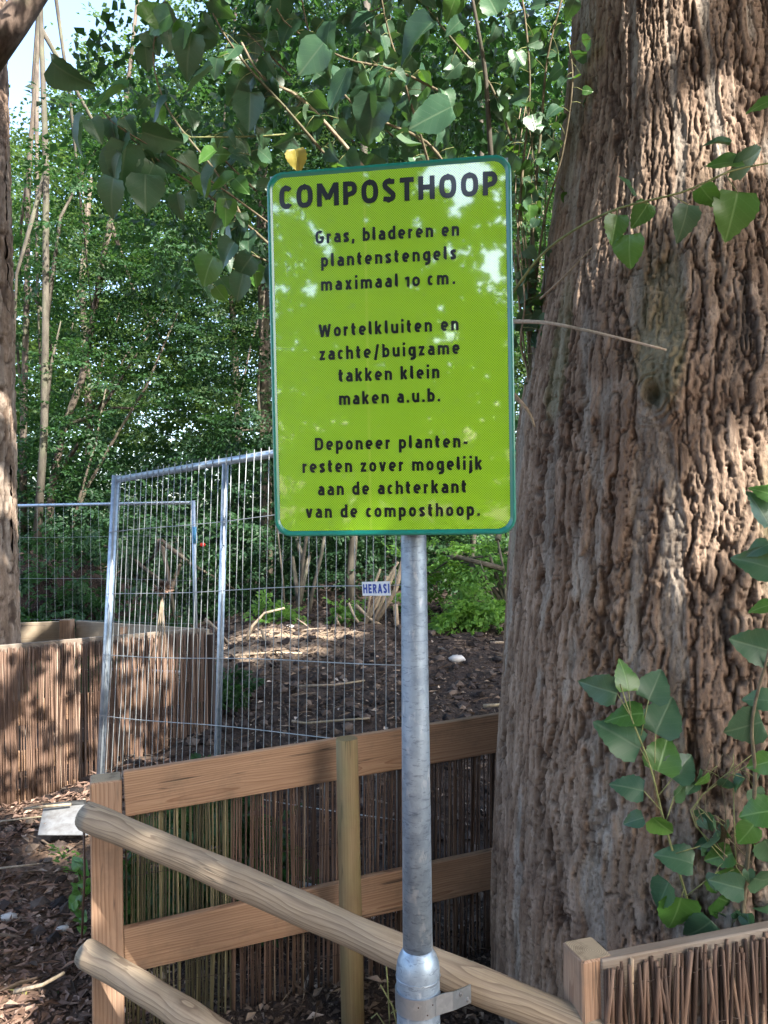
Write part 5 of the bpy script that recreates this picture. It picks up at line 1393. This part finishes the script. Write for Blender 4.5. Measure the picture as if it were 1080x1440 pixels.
for k in range(7):
    rr_ = random.Random(70 + k)
    shoot([(1045 + rr_.uniform(-20, 20), 1310, 1.8), (1040 + rr_.uniform(-40, 30), 1230, 1.8), (1030 + rr_.uniform(-60, 50), 1140, 1.8), (1040 + rr_.uniform(-50, 40), 1060, 1.79)], 1.8, 2.4, 2, .05, 80 + k, mat=M_stem_g if k % 2 else M_twig)

# ------------------------------------------------------------------ the sign and its pole
# pole: upper tube, shoulder, lower tube
ptop_ = P(577, 300, 1.622); pm = P(587.5, 1335, 1.60)
sg = tag(empty('compost_sign', (pm.x, pm.y, 0)), 'lime green COMPOSTHOOP instruction sign with teal border on a galvanised pole', 'sign')
axis = (pm - ptop_).normalized()
def ontube(f): return ptop_ + axis * f
Lp = (pm - ptop_).length
mb = MB(); mb.tube([ontube(0), ontube(Lp * .4), ontube(Lp * .7), ontube(Lp + .01)], [.0250, .0262, .0290, .0312], 48)
Mpole = Matrix.Translation(pm)
# put the mesh in a local frame at the shoulder so that its texture follows the pole
mb.v = [tuple(Vector(v) - pm) for v in mb.v]
mb.build('pole', M_galv, sg, smooth=True, M=Mpole)
mb = MB(); mb.tube([P(594 - pm.x * 0 + 0, 760, 1.528), P(598, 1040, 1.52), P(601, 1330, 1.512)], .0, 4) if False else None
prof = [(-.006, .0305), (.002, .033), (.012, .039), (.026, .0437), (.040, .0453), (.055, .0450), (.10, .0450), (1.2, .0452)]
mb = MB(); mb.tube([Vector((0, 0, 0)) + axis * a for a, b in prof], [b for a, b in prof], 48)
lo = mb.build('base_tube', M_galv, sg, smooth=True, M=Mpole)
# weld bead round the shoulder
mb = MB(); c_ = axis * .052
rr_ = random.Random(4)
ring = [c_ + Vector((math.cos(a), math.sin(a), 0)) * (.0452 + rr_.uniform(0, .0012)) + Vector((0, 0, rr_.uniform(-.0012, .0012))) for a in np.linspace(0, 2 * math.pi, 60)]
mb.tube(ring, .0011, 5); mb.build('weld_bead', M_band, sg, smooth=True, M=Mpole)
# clamp band and its bracket
zc = .097
def band(r_in, r_out, z0, z1, a0_, a1_, n=48):
    V = []; F = []
    for i in range(n + 1):
        a = a0_ + (a1_ - a0_) * i / n; c, s = math.cos(a), math.sin(a)
        for rr2, zz in ((r_in, z0), (r_out, z0), (r_out, z1), (r_in, z1)):
            V.append(Vector((c * rr2, s * rr2, zz)) + axis * zc)
    for i in range(n):
        for k in range(4):
            j = (k + 1) % 4; F.append((i * 4 + k, (i + 1) * 4 + k, (i + 1) * 4 + j, i * 4 + j))
    F.append((0, 1, 2, 3)); F.append((n * 4 + 3, n * 4 + 2, n * 4 + 1, n * 4))
    return V, F
mb = MB(); V_, F_ = band(.0458, .0480, -.020, .020, R(-20), R(-340)); mb.add(V_, F_)
bnd = mb.build('clamp_band', M_band, sg, smooth=False, M=Mpole)
# bracket leaves the band on the right, bends back and lies on the log
pb = [Vector(q) + axis * zc for q in ((.034, -.0335, 0), (.045, -.027, 0), (.056, -.022, 0), (.070, -.016, -.001), (.076, -.010, -.003), (.112, .030, -.014))]
mb = MB(); V_ = []; F_ = []
for i, p in enumerate(pb):
    hgt = .020 if i < 3 else .019
    t = (pb[min(i + 1, 5)] - pb[max(i - 1, 0)]); t.z = 0; t.normalize(); nr = Vector((t.y, -t.x, 0)) * .0012
    for dz, sg_ in ((-hgt, 1), (hgt, 1), (hgt, -1), (-hgt, -1)): V_.append(p + Vector((0, 0, dz)) + nr * sg_)
for i in range(5):
    for k in range(4):
        j = (k + 1) % 4; F_.append((i * 4 + k, i * 4 + j, (i + 1) * 4 + j, (i + 1) * 4 + k))
F_ += [(3, 2, 1, 0), (20, 21, 22, 23)]
mb.add(V_, F_); bracket = mb.build('bracket', M_band, sg, M=Mpole)
dir_b = (pb[5] - pb[4]); dn = Vector((dir_b.y, -dir_b.x, 0)).normalized()
for (f, dz) in ((.30, .009), (.75, -.009)):
    q = pb[4].lerp(pb[5], f) + Vector((0, 0, dz)) + dn * .001
    mb = MB(); mb.tube([q, q + dn * .002], .0052, 6); mb.tube([q + dn * .002, q + dn * .005], .0028, 8); mb.build('bolt', M_scoop, bracket, M=Mpole)
for (a, dz) in ((-70, -.011), (-92, .006), (-55, .006)):
    q = Vector((math.cos(R(a)), math.sin(R(a)), 0)); mb = MB(); qq = q * .0478 + axis * zc + Vector((0, 0, dz)); mb.tube([qq, qq + q * .0008], .0016, 8); mb.build('hole', M_dark, bnd, M=Mpole)

# panel
def rrect(w_, h_, r_, n=10):
    out = []
    for cx, cy, a0_ in ((w_ / 2 - r_, h_ / 2 - r_, 0), (-w_ / 2 + r_, h_ / 2 - r_, 90), (-w_ / 2 + r_, -h_ / 2 + r_, 180), (w_ / 2 - r_, -h_ / 2 + r_, 270)):
        for i in range(n + 1):
            a = R(a0_ + 90 * i / n); out.append((cx + r_ * math.cos(a), cy + r_ * math.sin(a)))
    return out
rc = .034; bw = .0115
outer = rrect(Wd, Hd, rc); inner = rrect(Wd - 2 * bw, Hd - 2 * bw, rc - bw * .7)
V = [(x, y, 0) for x, y in inner]; F = [tuple(range(len(inner)))]
me = bpy.data.meshes.new('panel'); me.from_pydata(V, [], F); me.materials.append(M_signface)
uvl = me.uv_layers.new(name='UVMap')
for lp in me.loops: uvl.data[lp.index].uv = V[lp.vertex_index][:2]
me.update(); panel = bpy.data.objects.new('panel', me); COL.objects.link(panel); panel.matrix_basis = SM; place(panel, sg)
n_ = len(outer)
def ringpt(f, z): return [(a[0] * (1 - f) + b[0] * f, a[1] * (1 - f) + b[1] * f, z) for a, b in zip(outer, inner)]
sect = [(1.0, -.0004), (.86, .0005), (.62, .0030), (.38, .0042), (.14, .0036), (0.0, .0008), (0.0, -.018), (.25, -.019)]
V = []; 
for f_, z_ in sect: V += ringpt(f_, z_)
F = []
for k in range(len(sect) - 1):
    for i in range(n_):
        j = (i + 1) % n_; F.append((k * n_ + i, k * n_ + j, (k + 1) * n_ + j, (k + 1) * n_ + i))
mb = MB(); mb.add([Vector(v) for v in V], F)
o = mb.build('border', M_border, sg, smooth=True, M=SM)
# back sheet
mb = MB(); mb.box((0, 0, -.004), (Wd - .012, Hd - .012, .002)); mb.build('back_plate', M_band, sg, M=SM)
for yy in (.22, -.28):
    mb = MB(); mb.box((0, yy, -.011), (Wd * .8, .03, .010)); mb.build('mounting_rail', M_band, sg, M=SM)

# lettering: (text, left px, left baseline, right px, right baseline, x-height px, bold)
K = 960 / 380.0
lines = [('COMPOSTHOOP', 84, 239, 858, 187, 80, .030, True), ('Gras, bladeren en', 212, 361, 722, 332, 33, .022, False), ('plantenstengels', 232, 444, 712, 416, 33, .022, False),
         ('maximaal', 232, 529, 506, 514, 33, .022, False), ('1', 530, 514, 549, 513, 34, .022, False), ('o', 555, 513, 584, 511, 33, .022, False), ('cm.', 610, 509, 708, 504, 33, .022, False), ('Wortelkluiten en', 224, 693, 720, 668, 33, .022, False),
         ('zachte/buigzame', 226, 775, 724, 752, 33, .022, False), ('takken klein', 294, 852, 652, 838, 33, .022, False), ('maken a.u.b.', 296, 934, 655, 921, 33, .022, False),
         ('Deponeer planten-', 210, 1095, 752, 1084, 33, .022, False), ('resten zover mogelijk', 166, 1175, 804, 1163, 33, .022, False), ('aan de achterkant', 221, 1255, 748, 1245, 33, .022, False), ('van de composthoop.', 178, 1335, 796, 1327, 33, .022, False)]
for (tx, xl, yl, xr, yr, xh, bold, cap) in lines:
    p0 = to_sign(360 + xl / K, 200 + yl / K); p1 = to_sign(360 + xr / K, 200 + yr / K)
    wdt = (p1 - p0).xy.length; hgt = xh / K * 1.55 / FPX * 1.02
    v, f = text_geo(tx, wdt, hgt, .142 if tx == 'COMPOSTHOOP' else .134, .12 if tx == 'COMPOSTHOOP' else .2, cap)
    a = math.atan2(p1.y - p0.y, p1.x - p0.x)
    Mt = SM @ Matrix.Translation((p0.x, p0.y, .0011)) @ Matrix.Rotation(a, 4, 'Z')
    letter_obj('lettering', v, f, Mt, M_black, sg)
print('tris', sum(len(o.data.polygons) for o in bpy.data.objects if o.type == 'MESH'))
